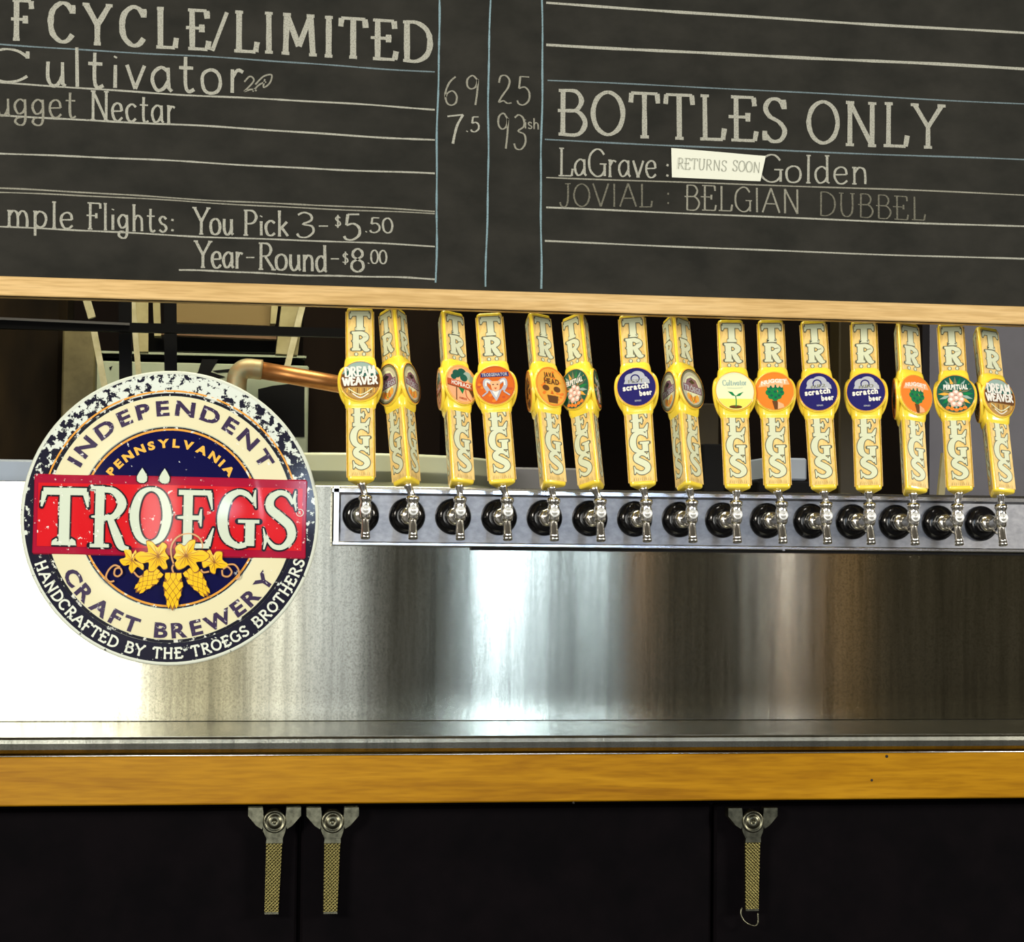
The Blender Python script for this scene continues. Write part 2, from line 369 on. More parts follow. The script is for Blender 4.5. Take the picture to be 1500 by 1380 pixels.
# built-in sans letters as flat polygons
_cc = {}
def char_poly(ch, bold=0.0):
    if (ch, bold) in _cc: return _cc[ch, bold]
    c = bpy.data.curves.new('tmp', 'FONT'); c.body = ch; c.size = 1.0; c.offset = bold; c.resolution_u = 3; c.fill_mode = 'FRONT'
    o = bpy.data.objects.new('tmp', c); COL.objects.link(o); bpy.context.view_layer.update()
    e = o.evaluated_get(bpy.context.evaluated_depsgraph_get()); me = e.to_mesh()
    vs = [(v.co.x, v.co.y) for v in me.vertices]; fs = [tuple(p.vertices) for p in me.polygons]; e.to_mesh_clear()
    bpy.data.objects.remove(o); bpy.data.curves.remove(c)
    xs = [v[0] for v in vs] or [0, .3]; x0, x1 = min(xs), max(xs); ys = [v[1] for v in vs] or [0, 1]
    _cc[ch, bold] = ([(v[0]-x0, v[1]) for v in vs], fs, x1-x0); return _cc[ch, bold]
def sans_line(mb, text, x0, y0, x1, y1, cap, M, h, mt, bold=.02, gap=.09, arc=0.0):
    cs = [char_poly(c, bold) if c != ' ' else ([], [], .28) for c in text]
    tot = sum(c[2] for c in cs) + gap*(len(cs)-1); L_ = math.hypot(x1-x0, y1-y0); sx = L_/tot; ux, uy = (x1-x0)/L_, (y1-y0)/L_; sy = cap/.70; x = 0
    for vs, fs, wd in cs:
        if vs:
            def f(p):
                a = (x+p[0])*sx; b = p[1]*sy + arc*math.sin(math.pi*a/L_); return M(x0+ux*a-uy*b, y0+uy*a+ux*b, h)
            mb.add([f(p) for p in vs], fs, mt)
        x += wd + gap
def sans_arc(mb, text, r, a0, a1, cap, M, h, mt, bold=.02, gap=.12, inward=False, only=(0, 999)):
    """letters on a circle of baseline radius r, from angle a0 to a1 (degrees, counter-clockwise from +x)"""
    cs = [char_poly(c, bold) if c != ' ' else ([], [], .34) for c in text]
    tot = sum(c[2] for c in cs) + gap*(len(cs)-1); arc = R_(a1-a0); sx = abs(arc)*r/tot; sy = cap/.70; x = 0
    for ki, (vs, fs, wd) in enumerate(cs):
        if vs and only[0] <= ki < only[1]:
            ac = R_(a0) + arc*(x+wd/2)/tot; out = []
            for p in vs:
                u = (p[0]-wd/2)*sx; v = p[1]*sy
                er = (math.cos(ac), math.sin(ac)); et = (math.sin(ac), -math.cos(ac))
                if inward: et = (-et[0], -et[1]); rr = r - v
                else: rr = r + v
                out.append(M(er[0]*rr + et[0]*u, er[1]*rr + et[1]*u, h))
            mb.add(out, fs, mt)
        x += wd + gap

# bold display capitals (x, y, width) used on the tap handles and the round sign
def lerp_pts(P, n=4):
    out = []
    for p, q in zip(P[:-1], P[1:]): out += [tuple(p[a]+(q[a]-p[a])*t/n for a in range(3)) for t in range(n)]
    return out + [P[-1]]
RICH = {
'T': [(0, [(6, 89, 19), (94, 89, 19)]), (0, [(9, 88, 16), (3, 64, 5)]), (0, [(91, 88, 16), (97, 64, 5)]), (0, [(50, 86, 27), (50, 5, 27)]), (0, [(36, 12, 6), (26, 5, 10), (74, 5, 10), (64, 12, 6)])],
'R': [(0, [(30, 96, 25), (30, 4, 25)]), (0, [(10, 5, 10), (52, 5, 10)]), (0, [(10, 95, 10), (40, 95, 10)]), (1, [(30, 92, 15), (60, 90, 18), (79, 71, 25), (62, 51, 17), (34, 48, 12)]), (0, [(12, 50, 5), (34, 50, 12)]), (1, [(52, 50, 16), (68, 22, 23), (80, 4, 20), (96, 2, 7)])],
'O': [(1, [(50, 95, 12), (24, 84, 21), (12, 50, 27), (24, 16, 21), (50, 5, 12), (76, 16, 21), (88, 50, 27), (76, 84, 21), (50, 95, 12)])],
'E': [(0, [(34, 96, 26), (34, 4, 26)]), (0, [(12, 92, 15), (86, 92, 15)]), (0, [(82, 92, 16), (89, 66, 4)]), (0, [(10, 52, 6), (34, 52, 13), (64, 52, 13)]), (0, [(64, 66, 4), (62, 52, 11), (64, 38, 4)]), (0, [(12, 7, 14), (84, 7, 14)]), (0, [(80, 8, 18), (93, 36, 4)])],
'G': [(1, [(80, 78, 8), (66, 90, 14), (46, 93, 16), (24, 80, 24), (14, 50, 28), (22, 20, 24), (46, 6, 15), (66, 8, 14)]), (0, [(74, 46, 25), (74, 6, 25)]), (0, [(48, 46, 9), (94, 46, 10)]), (0, [(84, 98, 4), (82, 84, 10), (86, 68, 3)])],
'S': [(1, [(78, 76, 8), (66, 90, 14), (46, 94, 16), (26, 84, 23), (26, 68, 26), (50, 54, 27), (72, 40, 27), (76, 22, 24), (58, 7, 16), (36, 7, 14), (18, 20, 8)]), (0, [(84, 98, 4), (81, 84, 10), (86, 66, 3)]), (0, [(12, 2, 4), (16, 16, 10), (10, 36, 3)])],
}
def rich(mb, ch, x0, y0, wd, ht, M, h, fill, line, ow, side=0.0, wf=1.0):
    s = wd/100; t = ht/100; ws = wf*(min(wd, ht)/100 if wd < ht*.8 else (wd+ht)/200)
    for grow, mt, hh in ((ow*2, line, h - max(side*.6, 1.2e-4)), (0, fill, h)):
        for k, (sm, P) in enumerate(RICH[ch]):
            Q = cat_rom(P, 5) if sm else lerp_pts(P, 3)
            wide = grow > 0 and not sm and P[0][2] > 12 and P[-1][2] > 12
            if wide:                      # square ends carried on by the outline width
                dx, dy = (P[-1][0]-P[0][0])*s, (P[-1][1]-P[0][1])*t; l_ = math.hypot(dx, dy); e = ow/l_
                Q = [(Q[0][0]-dx/s*e, Q[0][1]-dy/t*e, Q[0][2])] + Q[1:-1] + [(Q[-1][0]+dx/s*e, Q[-1][1]+dy/t*e, Q[-1][2])]
            ribbon(mb, [(x0+p[0]*s, y0+p[1]*t) for p in Q], [p[2]*ws*1.05+grow for p in Q], M, hh + k*4e-6, mt, side if grow == 0 else 0, round_end=grow > 0 and not wide)

# ================================================================ SETTING
fl = MB(); fl.box((-4, -9, -1.25), (6, 4.2, -1.2), M_floor); tag(fl.build('floor'), kind='structure')
bw = MB(); bw.box((-4, 3.6, -1.2), (6, 3.7, 3.2), M_back); tag(bw.build('wall_back'), kind='structure')

def uvplane(o, rot=False):
    me = o.data; uv = me.uv_layers.new(name='UVMap')
    for p in me.polygons:
        n = p.normal
        for li in p.loop_indices:
            c = me.vertices[me.loops[li].vertex_index].co
            u, v = (c.x, c.z) if abs(n.y) > .5 else ((c.x, c.y) if abs(n.z) > .5 else (c.y, c.z))
            uv.data[li].uv = (v, u) if rot else (u, v)

# ---- stainless backsplash sheet
XL, XR = -1.5, 2.7
bs = MB(); bs.box((XL, .008, -.362), (XR, .050, .052), M_steel, .001)
o = bs.build('steel_backsplash'); uvplane(o, True)
tag(o, 'tall brushed stainless steel backsplash below the row of taps', 'backsplash')
_grime = noisy('dried_residue', (.05, .05, .035), (.60, .60, .52), (50, 9, 50), .8, 0, 2, .45, .55)
g = MB()
rnd = random.Random(3)
for k in range(46):                       # specks and dried drips where sheet meets deck
    px = rnd.choice([rnd.uniform(200, 470), rnd.uniform(600, 1480), rnd.uniform(1250, 1480)]); py = 1058 + rnd.uniform(-1, 3)
    c = at(px, py, .0078); lx = rnd.uniform(.001, .006); g.box((c.x-lx, .0072, c.z-.0008), (c.x+lx, .0079, c.z+rnd.uniform(.0004, .0016)), _grime)
r_ = g.build('residue_speck', o, recenter=None); tag(r_, kind='stuff')

# ---- steel deck and front lip
YF = -.30
zt = at(750, 1078, YF).z; zl = at(750, 1105, YF-.004).z; zb = at(750, 1175, YF-.012).z
dk = empty('bar_deck', (.3, YF, zt), 'narrow stainless steel bar deck with rolled front lip', 'counter')
d = MB(); d.box((XL-.3, YF+.006, zt-.02), (XR-.3, .008, zt), M_deck); p = d.build('deck_sheet', dk); 
for q in (p,): q.location = -Vector(dk.location) + Vector((.3, 0, 0))
uvplane(p)
prof = [(YF+.010, zt), (YF+.004, zt-.0005), (YF, zt-.004), (YF-.001, zt-.010), (YF, zl+.010), (YF+.003, zl+.005), (YF+.010, zl+.003), (YF+.02, zl+.003), (YF+.02, zt-.002)]
d = MB(); vs = [(x, y, z) for x in (XL, XR) for y, z in prof]; n = len(prof)
d.add(vs, [(i, i+n, (i+1) % n+n, (i+1) % n) for i in range(n)] + [tuple(range(n)), tuple(range(n, 2*n))[::-1]], M_deck)
p = d.build('front_lip', dk); p.location = -Vector(dk.location); uvplane(p)

# ---- wooden counter edge
d = MB(); d.box((XL, YF-.014, zb), (XR, YF+.05, zl), M_amber, .0022)
o = d.build('wooden_counter_edge'); tag(o, 'varnished amber wooden counter edge running under the steel deck', 'counter edge')
d = MB(); d.tube([(XL, YF-.013, zl+.0012), (XR, YF-.013, zl+.0012)], .0012, M_trim, 6)  # bright bead models the highlight line on the wood's top edge
p = d.build('highlight_bead', o); 
for px, py, r in ((1277, 1143, .0022), (1299, 1108, .0026), (840, 1176, .002)):
    d = MB(); c = at(px, py, YF-.0142); d.lathe([(r, 0), (r, .0003)], (c.x, YF-.0140, c.z), (0, -1, 0), M_nozzle, 10); d.build('knot', o)

# ---- dark cooler cabinet under the counter
cb = empty('cooler_cabinet', (.3, YF+.05, -1.2), 'black cooler cabinet under the wooden counter edge', 'cabinet')
sx = [XL, at(30, 1260, YF).x-.25, at(440, 1260, YF).x, at(1052, 1260, YF).x, XR]
d = MB(); d.box((XL, YF+.06, -1.2), (XR, YF+.10, zb-.001), M_dark); p = d.build('carcass', cb); p.location = -Vector(cb.location)
for a, b in zip(sx[1:-1], sx[2:]):
    d = MB(); d.box((a+.003, YF+.035, -1.12), (b-.003, YF+.0595, zb-.012), M_dark, .004); p = d.build('door', cb); p.location = -Vector(cb.location)

# ---- latches
def latch(px, py_hub, dx, label, ring=False):
    Y = YF+.015; c = at(px, py_hub, Y); s = 1/ (FPX/(CAM.y*-1+Y))*1.0   # metres per photo pixel here
    s = 1/(FPX/(Y-CAM.y)); t = empty('latch', c, label, 'latch', 'strap latches under the counter')
    def m(u, v, h): return ((u)*s, -h, -v*s)
    d = MB()
    for sg in (-1, 1):
        off = 3 if sg < 0 else 0
        poly = [(sg*38, -20), (sg*17, -20), (sg*15, 2), (sg*18, 11), (sg*26, 6), (sg*38, -8)]
        if sg < 0: poly = poly[::-1]
        b = MB(); b.prism(poly, m, -.018, .004, M_latch)
        b.build('bracket_wing', t)
    b = MB(); b.lathe([(17*s, -.019), (17*s, .004), (16*s, .006), (14*s, .007), (13*s, .005), (10*s, .005), (9.2*s, .007), (4*s, .0075), (2.2*s, .006), (2*s, .003)], (0, 0, 0), (0, -1, 0), M_latch, 28); b.build('hub', t)
    b = MB(); poly = [(-17, 0), (-16, 14), (-11, 25), (12, 25), (16, 14), (17, 0)]; b.prism(poly[::-1], m, -.004, .0035, M_latch); b.build('neck', t)
    b = MB(); b.prism([(-11, 25), (-12, 31), (12, 31), (12, 25)][::-1], m, -.004, .006, M_latch); b.build('neck_lip', t)
    b = MB(); L0 = 31; L1 = 130
    b.prism([(-11.5, L0), (-10.5+dx, L1), (9.5+dx, L1), (11.5, L0)][::-1], m, -.003, .0035, M_knurl); b.build('strap', t)
    b = MB(); b.prism([(-10.5+dx, L1), (-10.5+dx, L1+3), (9.5+dx, L1+3), (9.5+dx, L1)][::-1], m, -.004, .005, M_latch); b.build('end_lip', t)
    if ring:
        b = MB(); pts = [m(-16, 128, .002), m(-18, 136, .004), m(-15, 145, .005), m(-7, 152, .005), m(4, 155, .004), m(9, 150, .002), m(9, 136, 0)]
        b.tube([tuple(q) for q in cat_rom([tuple(q) for q in pts], 4)], .0015, M_latch, 7); b.build('wire_ring', t)
    return t
latch(402, 1203, -2, 'leftmost nickel strap latch hanging under the wooden counter edge')
latch(487, 1203, -1, 'middle nickel strap latch, just right of the leftmost one')
latch(1102, 1203, 0, 'lone strap latch on the right with a wire ring below', True)

# ================================================================ TAP TOWER
tl = at(487, 712, -.012); tb = at(487, 799, -.012)
X0 = tl.x; Z1 = tl.z; Z0 = tb.z; XE = 2.6
tw = empty('tap_tower', (.6, 0, Z0), 'long horizontal stainless tap tower carrying the row of faucets', 'tap tower')
fz = .0145; fx = .015; bz = .0075
def tpart(mb, nm):
    p = mb.build(nm, tw); p.location = -Vector(tw.location); return p
XJ = at(1147, 795, -.012).x
d = MB(); d.box((X0+.004, 0, Z0+.003), (XE, .0078, Z1-.003), M_rail); tpart(d, 'face_panel')
for a, b in ((X0, at(640, 712, -.012).x), (at(640, 712, -.012).x+.0006, XJ), (XJ+.0006, XE)):
    d = MB(); yb = [(.006, Z1), (-.006, Z1), (-.012, Z1-.004), (-.012, Z1-fz+.004), (-.001, Z1-fz), (.006, Z1-fz)]
    d.add([(x, y, z) for x in (a, b) for y, z in yb], [(i, i+6, (i+1) % 6+6, (i+1) % 6) for i in range(6)] + [tuple(range(6)), tuple(range(6, 12))[::-1]], M_trim); tpart(d, 'top_rail')
d = MB(); d.box((X0, -.012, Z0), (X0+fx, .006, Z1), M_trim, .003); tpart(d, 'end_rail')
for a, b in ((X0, XJ), (XJ+.001, XE)):
    d = MB(); d.box((a, -.013, Z0), (b, .006, Z0+bz), M_trim, .0018); tpart(d, 'bottom_rail')
d = MB(); d.box((XJ-.002, -.014, Z0-.002), (XJ+.004, .006, Z0+bz+.001), M_trim, .001); tpart(d, 'joint_clip')
d = MB(); d.box((at(690, 800, 0).x, -.004, Z0-.005), (XE, .0078, Z0-.0002), M_black); tpart(d, 'shadow_strip')  # black strip stands in for the shadow gap below the rail

# ================================================================ TAPS
HL, HA = .306, .0285          # handle length, half side of the triangular section
BR = .0345                    # badge radius
AP = HA/math.sqrt(3)          # apothem
def rtri(half, rad, n=5):     # rounded triangle section, one side facing -Y
    ap = half/math.sqrt(3); out = []
    r = rad; cr = 2*ap - 2*r
    for k in range(3):
        a = R_(90 + 120*k); c = (cr*math.cos(a), cr*math.sin(a))
        for j in range(n+1):
            b = a - R_(60) + R_(120)*j/n; out.append((c[0]+r*math.cos(b), c[1]+r*math.sin(b)))
    return out
def handle_mesh():
    mb = MB(); n = None; rings = []
    prof = [(0, HA-.004), (.0015, HA-.0012), (.004, HA)]
    ZB = .1705          # badge centre height above base
    for k in range(-12, 13):
        t = k/12; z = ZB + t*.047; bulge = math.sqrt(max(0, 1-t*t)); prof.append((z, HA + .0108*bulge**.75))
    prof += [(HL-.004, HA), (HL-.0015, HA-.0012), (HL, HA-.004)]
    vs = []; fs = []
    for z, hf in prof:
        r = rtri(hf, .0075 + (hf-HA)*.55); n = len(r); vs += [(x, y, z) for x, y in r]
    for i in range(len(prof)-1):
        for k in range(n): k2 = (k+1) % n; fs.append((i*n+k, i*n+k2, (i+1)*n+k2, (i+1)*n+k))
    fs += [tuple(range(n))[::-1], tuple((len(prof)-1)*n+k for k in range(n))]
    mb.add(vs, fs, M_yellow, True)
    ap = AP + .0108/math.sqrt(3)
    for k in range(3):
        a = R_(-90+120*k); ax = Vector((math.cos(a), math.sin(a), 0))
        mb.lathe([(.0374, -.0032), (.0373, -.0015), (.0366, .001), (.0358, .0022), (.0352, .0018)], ax*ap + Vector((0, 0, ZB)), ax, M_yellow, 36)
    me = mb.mesh('handle_body'); return me, ZB, ap+.0022
HM, ZB, BAP = handle_mesh()
def facemap(k, d0):           # coordinates on face k of the handle: u right, v up, h outwards
    a = R_(-90+120*k); nx = Vector((math.cos(a), math.sin(a), 0)); ux = Vector((-math.sin(a), math.cos(a), 0))
    return lambda u, v, h: tuple(nx*(d0+h) + ux*u + Vector((0, 0, v)))
F0 = facemap(0, AP); S = .0565/48   # metres per photo pixel on the handle
def panel_mesh():
    out = []
    for v0, v1 in ((.006, ZB-.036), (ZB+.036, HL-.006)):
        mb = MB(); mb.prism([(-.0212, v0), (.0212, v0), (.0212, v1), (-.0212, v1)], F0, -.0006, .00035, M_panel); out.append(mb.mesh('printed_panel'))
    return out
def letters_mesh():
    mb = MB(); h = .0007; ow = .0014
    top = HL-.0085; H = .0335; Wd = .0355
    rich(mb, 'T', -Wd/2, top-H, Wd, H, F0, h, M_fill, M_line, ow, wf=1.15)
    rich(mb, 'R', -Wd/2, top-2*H-.003, Wd, H, F0, h, M_fill, M_line, ow, wf=1.15)
    for sx_ in (-1, 1):
        el = [(sx_*.0068+.0028*math.cos(t*.5236), top-2*H-.010+.0036*math.sin(t*.5236)) for t in range(12)]
        mb.flat([(sx_*.0068+(x-sx_*.0068)*1.35, y) for x, y in el], F0, h-.00015, M_line); mb.flat([(sx_*.0068+(x-sx_*.0068)*.9, top-2*H-.010+(y-top+2*H+.010)*.8) for x, y in el], F0, h, M_fill)
    up = mb; mb = MB(); b = .0185; H2 = .0372
    for i, c in enumerate('SGE'):
        rich(mb, c, -Wd/2+(.001 if c == 'S' else 0), b+i*H2, Wd, H2*1.02, F0, h+i*5e-5, M_fill, M_line, ow, wf=1.04)
    rr = random.Random(5)
    for k in range(9):                      # etched grass tufts under the lettering
        x = -.014+.0035*k; ribbon(mb, [(x, .0075), (x+rr.uniform(-.001, .001), .0125)], [.0005, .0003], F0, h-.0002, M_line)
    return [up.mesh('lettering'), mb.mesh('lettering')]
PM, LM = panel_mesh(), letters_mesh()

# badges: flat prints on a disc, drawn in units where the badge radius is 100
def BM(u, v, h): return facemap(0, BAP)(u*BR/100, ZB + v*BR/100, h)
def cm(name, c, rough=.2): return mat(name, c, rough, 0, .35, .1)
B_ = dict(brown=cm('badge_brown', (.13, .055, .02)), wheat=cm('badge_wheat', (.42, .26, .08)), white=cm('badge_white', (.78, .76, .70)), teal=cm('badge_teal', (.03, .12, .10)),
          red=cm('badge_red', (.50, .09, .03)), orange=cm('badge_orange', (.82, .22, .03)), deep=cm('badge_deep_orange', (.62, .13, .02)), gold=cm('badge_gold', (.80, .40, .06)),
          navy=cm('badge_navy', (.020, .018, .13)), silver=cm('badge_silver', (.42, .44, .50)), green=cm('badge_green', (.01, .20, .06)), dgreen=cm('badge_dark_green', (.015, .10, .07)),
          pale=cm('badge_pale', (.72, .76, .50)), lime=cm('badge_lime', (.70, .72, .12)), sky=cm('badge_sky', (.30, .42, .38)), olive=cm('badge_olive', (.17, .18, .10)), stone=cm('badge_stone', (.50, .48, .36)),
          ink=cm('badge_ink', (.03, .02, .02)), peach=cm('badge_peach', (.82, .42, .22)), pink=cm('badge_pink', (.70, .44, .36)), plum=cm('badge_plum', (.20, .10, .14)))
def circ(cx, cy, rx, ry=None, n=24, a0=0, a1=360):
    ry = ry or rx; full = abs(a1-a0) >= 360
    return [(cx+rx*math.cos(R_(a0+(a1-a0)*k/(n if full else n-1))), cy+ry*math.sin(R_(a0+(a1-a0)*k/(n if full else n-1)))) for k in range(n)]
class Badge:
    def __init__(s, base): s.mb = MB(); s.h = 0.0; s.mb.prism(circ(0, 0, 100, n=40), BM, -.0015, .0003, B_[base]); s.mb.lathe([(BR*1.0, -.001), (BR*1.03, .0004), (BR*.985, .0006)], facemap(0, BAP)(0, ZB, 0), (0, -1, 0), B_['gold'], 40, caps=False)
    def _n(s): s.h += 1; return .0003 + s.h*2.2e-5
    def p(s, poly, c): s.mb.flat(poly, BM, s._n(), B_[c]); return s
    def e(s, cx, cy, rx, ry, c, n=18): return s.p(circ(cx, cy, rx, ry, n), c)
    def line(s, pts, w_, c, sm=True):
        P = cat_rom([tuple(map(float, q)) for q in pts], 4) if sm and len(pts) > 2 else pts
        ribbon(s.mb, P, [w_]*len(P), BM, s._n(), B_[c]); return s
    def t(s, text, x0, y0, x1, y1, cap, c, bold=.02, arc=0, gap=.06):
        sans_line(s.mb, text, x0, y0, x1, y1, cap, BM, s._n(), B_[c], bold, gap, arc); return s
    def ribbon_text(s, text, x0, y0, x1, y1, cap, c, wid=6, arc=0):
        U = Vector((x1-x0, y1-y0)); l = U.length; U /= l
        draw_text(s.mb, text, (x0, y0), (U.x, U.y), (-U.y*cap, U.x*cap), l, BM, s._n(), B_[c], wid, True, .55); s.h += 6; return s
    def done(s): return s.mb.mesh('badge')
def b_wheat():
    b = Badge('brown'); b.p(circ(0, 0, 97, 97, 20, 20, 160), 'sky'); b.p([(-88, 36), (-40, 62), (10, 50), (60, 66), (90, 34), (60, 20), (-60, 20)], 'teal')
    b.p(circ(0, 0, 96, 96, 24, 200, 340), 'wheat')
    for k in range(9): b.line([(-70+17*k, -82+abs(k-4)*7), (-66+17*k, -60), (-74+17*k+8, -38)], 4, 'brown' if k % 2 else 'gold')
    b.line([(-60, -40), (0, -72), (60, -40)], 5, 'pale'); b.line([(-40, -66), (0, -88), (40, -66)], 5, 'white')
    b.p([(-92, -8), (0, 16), (86, -12), (80, -38), (0, -12), (-84, -42)], 'brown')
    b.ribbon_text('DREAM', -76, 20, 76, 30, 46, 'white', 11); b.ribbon_text('WEAVER', -86, -26, 86, -16, 40, 'white', 11); return b.done()
def b_oval():
    b = Badge('ink'); b.e(0, 0, 94, 94, 'olive', 32); b.e(0, 0, 84, 84, 'stone', 32); b.e(0, 4, 62, 62, 'pale', 28)
    b.p([(-60, 8), (-44, 40), (-8, 56), (34, 48), (60, 10), (40, -6), (-40, -6)], 'plum'); b.p([(-30, 30), (0, 46), (24, 32), (0, 22)], 'ink')
    b.p([(-78, -22), (-76, 16), (78, 16), (78, -22)], 'plum'); b.t('TRÖEGS', -70, -16, 70, -16, 26, 'silver', .03)
    for k in range(5): b.e(-36+18*k, -46-8*(2-abs(k-2)), 15, 18, 'orange' if k % 2 else 'gold')
    b.line([(-20, -30), (0, -70), (20, -34)], 4, 'green'); return b.done()
def b_hop():
    b = Badge('peach'); b.e(0, 0, 95, 95, 'gold', 30); b.e(0, 0, 91, 91, 'peach', 30)
    for x, y, r in ((-30, 52, 26), (4, 62, 28), (38, 50, 26), (62, 34, 22), (-50, 34, 18), (14, 36, 24)): b.e(x, y, r, r*.8, 'sky' if x > 20 else 'dgreen', 12)
    b.p([(-92, -14), (-92, 18), (92, 4), (92, -30)], 'brown'); b.p([(-92, -10), (-92, 22), (92, 8), (92, -26)], 'red'); b.t('HOPBACK', -66, -5, 60, -15, 21, 'white', .03)
    b.p([(-24, -18), (0, -50), (14, -22)], 'green'); b.p([(40, -24), (66, -62), (80, -26)], 'brown'); b.line([(-36, -20), (-40, -86)], 6, 'brown', False); b.line([(20, -26), (26, -60), (50, -80)], 5, 'red')
    b.t('AMBER', -24, -76, 26, -80, 11, 'red', .02); return b.done()
def b_goat():
    b = Badge('red'); b.e(0, 0, 94, 94, 'deep', 30)
    rr = random.Random(2)
    for k in range(26): a = rr.uniform(0, 6.28); r = rr.uniform(50, 84); b.e(r*math.cos(a), r*math.sin(a), 9, 7, 'orange' if k % 2 else 'red', 8)
    for sg in (-1, 1):
        b.line([(sg*18, 10), (sg*46, 26), (sg*52, -2), (sg*36, -30)], 20, 'silver'); b.line([(sg*20, 12), (sg*44, 22), (sg*48, -4)], 8, 'white'); b.line([(sg*40, -34), (sg*70, -56)], 7, 'silver')
    b.p([(-26, 20), (26, 20), (20, -22), (0, -44), (-20, -22)], 'peach'); b.p([(-34, -22), (0, -34), (34, -22), (14, -62), (0, -84), (-14, -62)], 'silver'); b.p([(-18, -30), (0, -38), (18, -30), (0, -66)], 'white')
    b.e(-11, 2, 5, 3, 'ink', 8); b.e(11, 2, 5, 3, 'ink', 8); b.p([(-8, -14), (8, -14), (0, -24)], 'red')
    b.p([(-72, 42), (-70, 64), (70, 64), (72, 42)], 'navy'); b.t('TROEGENATOR', -66, 46, 66, 46, 16, 'silver', .03); return b.done()
def b_java():
    b = Badge('orange'); b.e(0, 0, 93, 93, 'gold', 30); rr = random.Random(4)
    for k in range(22): a = rr.uniform(0, 6.28); r = rr.uniform(45, 80); b.e(r*math.cos(a), r*math.sin(a), 10, 6, 'orange', 8)
    b.t('JAVA', -44, 44, 26, 48, 24, 'brown', .05); b.t('HEAD', -46, 12, 52, 14, 26, 'brown', .05)
    b.e(-38, -12, 22, 15, 'brown'); b.e(34, -12, 22, 15, 'brown'); b.p([(-10, -40), (10, -40), (0, -20)], 'deep'); b.p([(-34, -48), (38, -48), (30, -86), (-26, -86)], 'brown'); return b.done()
def b_perp():
    b = Badge('dgreen'); rr = random.Random(8)
    for k in range(20):
        a = 6.283*k/20; b.p([(60*math.cos(a-.14), 60*math.sin(a-.14)), (92*math.cos(a), 92*math.sin(a)), (60*math.cos(a+.14), 60*math.sin(a+.14)), (20*math.cos(a), 20*math.sin(a))], ['green', 'olive', 'gold', 'sky'][k % 4])
    for k in range(5): b.e(-44+22*k, -86+6*abs(k-2), 12, 9, 'orange', 10)
    for x, y in ((-22, -6), (22, -6), (0, 8), (-28, -32), (28, -32), (0, -24), (-14, -54), (16, -54)): b.e(x, y, 16, 15, 'pink', 12); b.e(x+2, y+3, 9, 8, 'white', 10)
    b.p([(-70, 20), (-66, 52), (68, 52), (72, 20)], 'dgreen'); b.t('PERPETUAL', -62, 24, 64, 24, 24, 'white', .06, gap=.04); return b.done()
def b_scratch(txt, n):
    b = Badge('navy')
    for x, y, r in ((-24, 44, 34), (8, 52, 38), (36, 34, 26)): b.e(x, y, r, r*.8, 'silver', 20)
    b.p([(-64, 18), (-54, 40), (66, 36), (70, 14)], 'silver'); b.e(-4, 44, 24, 22, 'navy', 18); b.e(-4, 42, 18, 17, 'silver', 18)
    if txt: b.t(txt, -40, 20, 40, 24, 17, 'olive', .0)
    b.t('scratch', -70, -18, 62, -8, 28, 'white', .05); b.t('beer', 14, -48, 78, -44, 26, 'white', .05); b.t('SERIES', -14, -76, 20, -76, 8, 'silver', .01); return b.done()
def b_seed():
    b = Badge('pale'); b.p(circ(0, 0, 97, 97, 24, 205, 335), 'lime'); b.e(0, -84, 34, 9, 'brown', 16); b.line([(0, -84), (4, -60), (2, -24)], 5, 'green')
    b.p([(2, -28), (-16, -24), (-38, -2), (-14, -6)], 'green'); b.p([(2, -28), (18, -14), (44, -4), (24, -26)], 'green'); b.ribbon_text('Cultivator', -62, 28, 62, 32, 28, 'sky', 5)
    b.line([(-40, 16), (0, 14), (40, 18)], 2, 'sky'); return b.done()
def b_nugget():
    b = Badge('orange'); b.p([(-82, 20), (-66, 54), (66, 66), (80, 34), (0, 30)], 'peach'); b.t('NUGGET', -66, 30, 66, 38, 20, 'white', .03, 10)
    for x, y in ((-22, 14), (6, 18), (30, 10), (-30, -8), (34, -10), (-18, -28), (20, -28), (0, -8), (2, -38)): b.e(x, y, 17, 16, 'green', 10); b.e(x+3, y+4, 8, 7, 'dgreen', 8)
    for x in (-30, -6, 18, 38): b.e(x, 28, 8, 11, 'peach', 10)
    b.p([(-14, -52), (12, -52), (24, -96), (-2, -98)], 'brown'); b.p([(16, -56), (44, -70), (48, -86), (14, -96)], 'peach'); return b.done()
BD = dict(wheat=b_wheat(), oval=b_oval(), hop=b_hop(), goat=b_goat(), java=b_java(), perp=b_perp(), s1=b_scratch('FEST', 1), s2=b_scratch('#112', 2), s3=b_scratch('#110', 3), seed=b_seed(), nug=b_nugget())

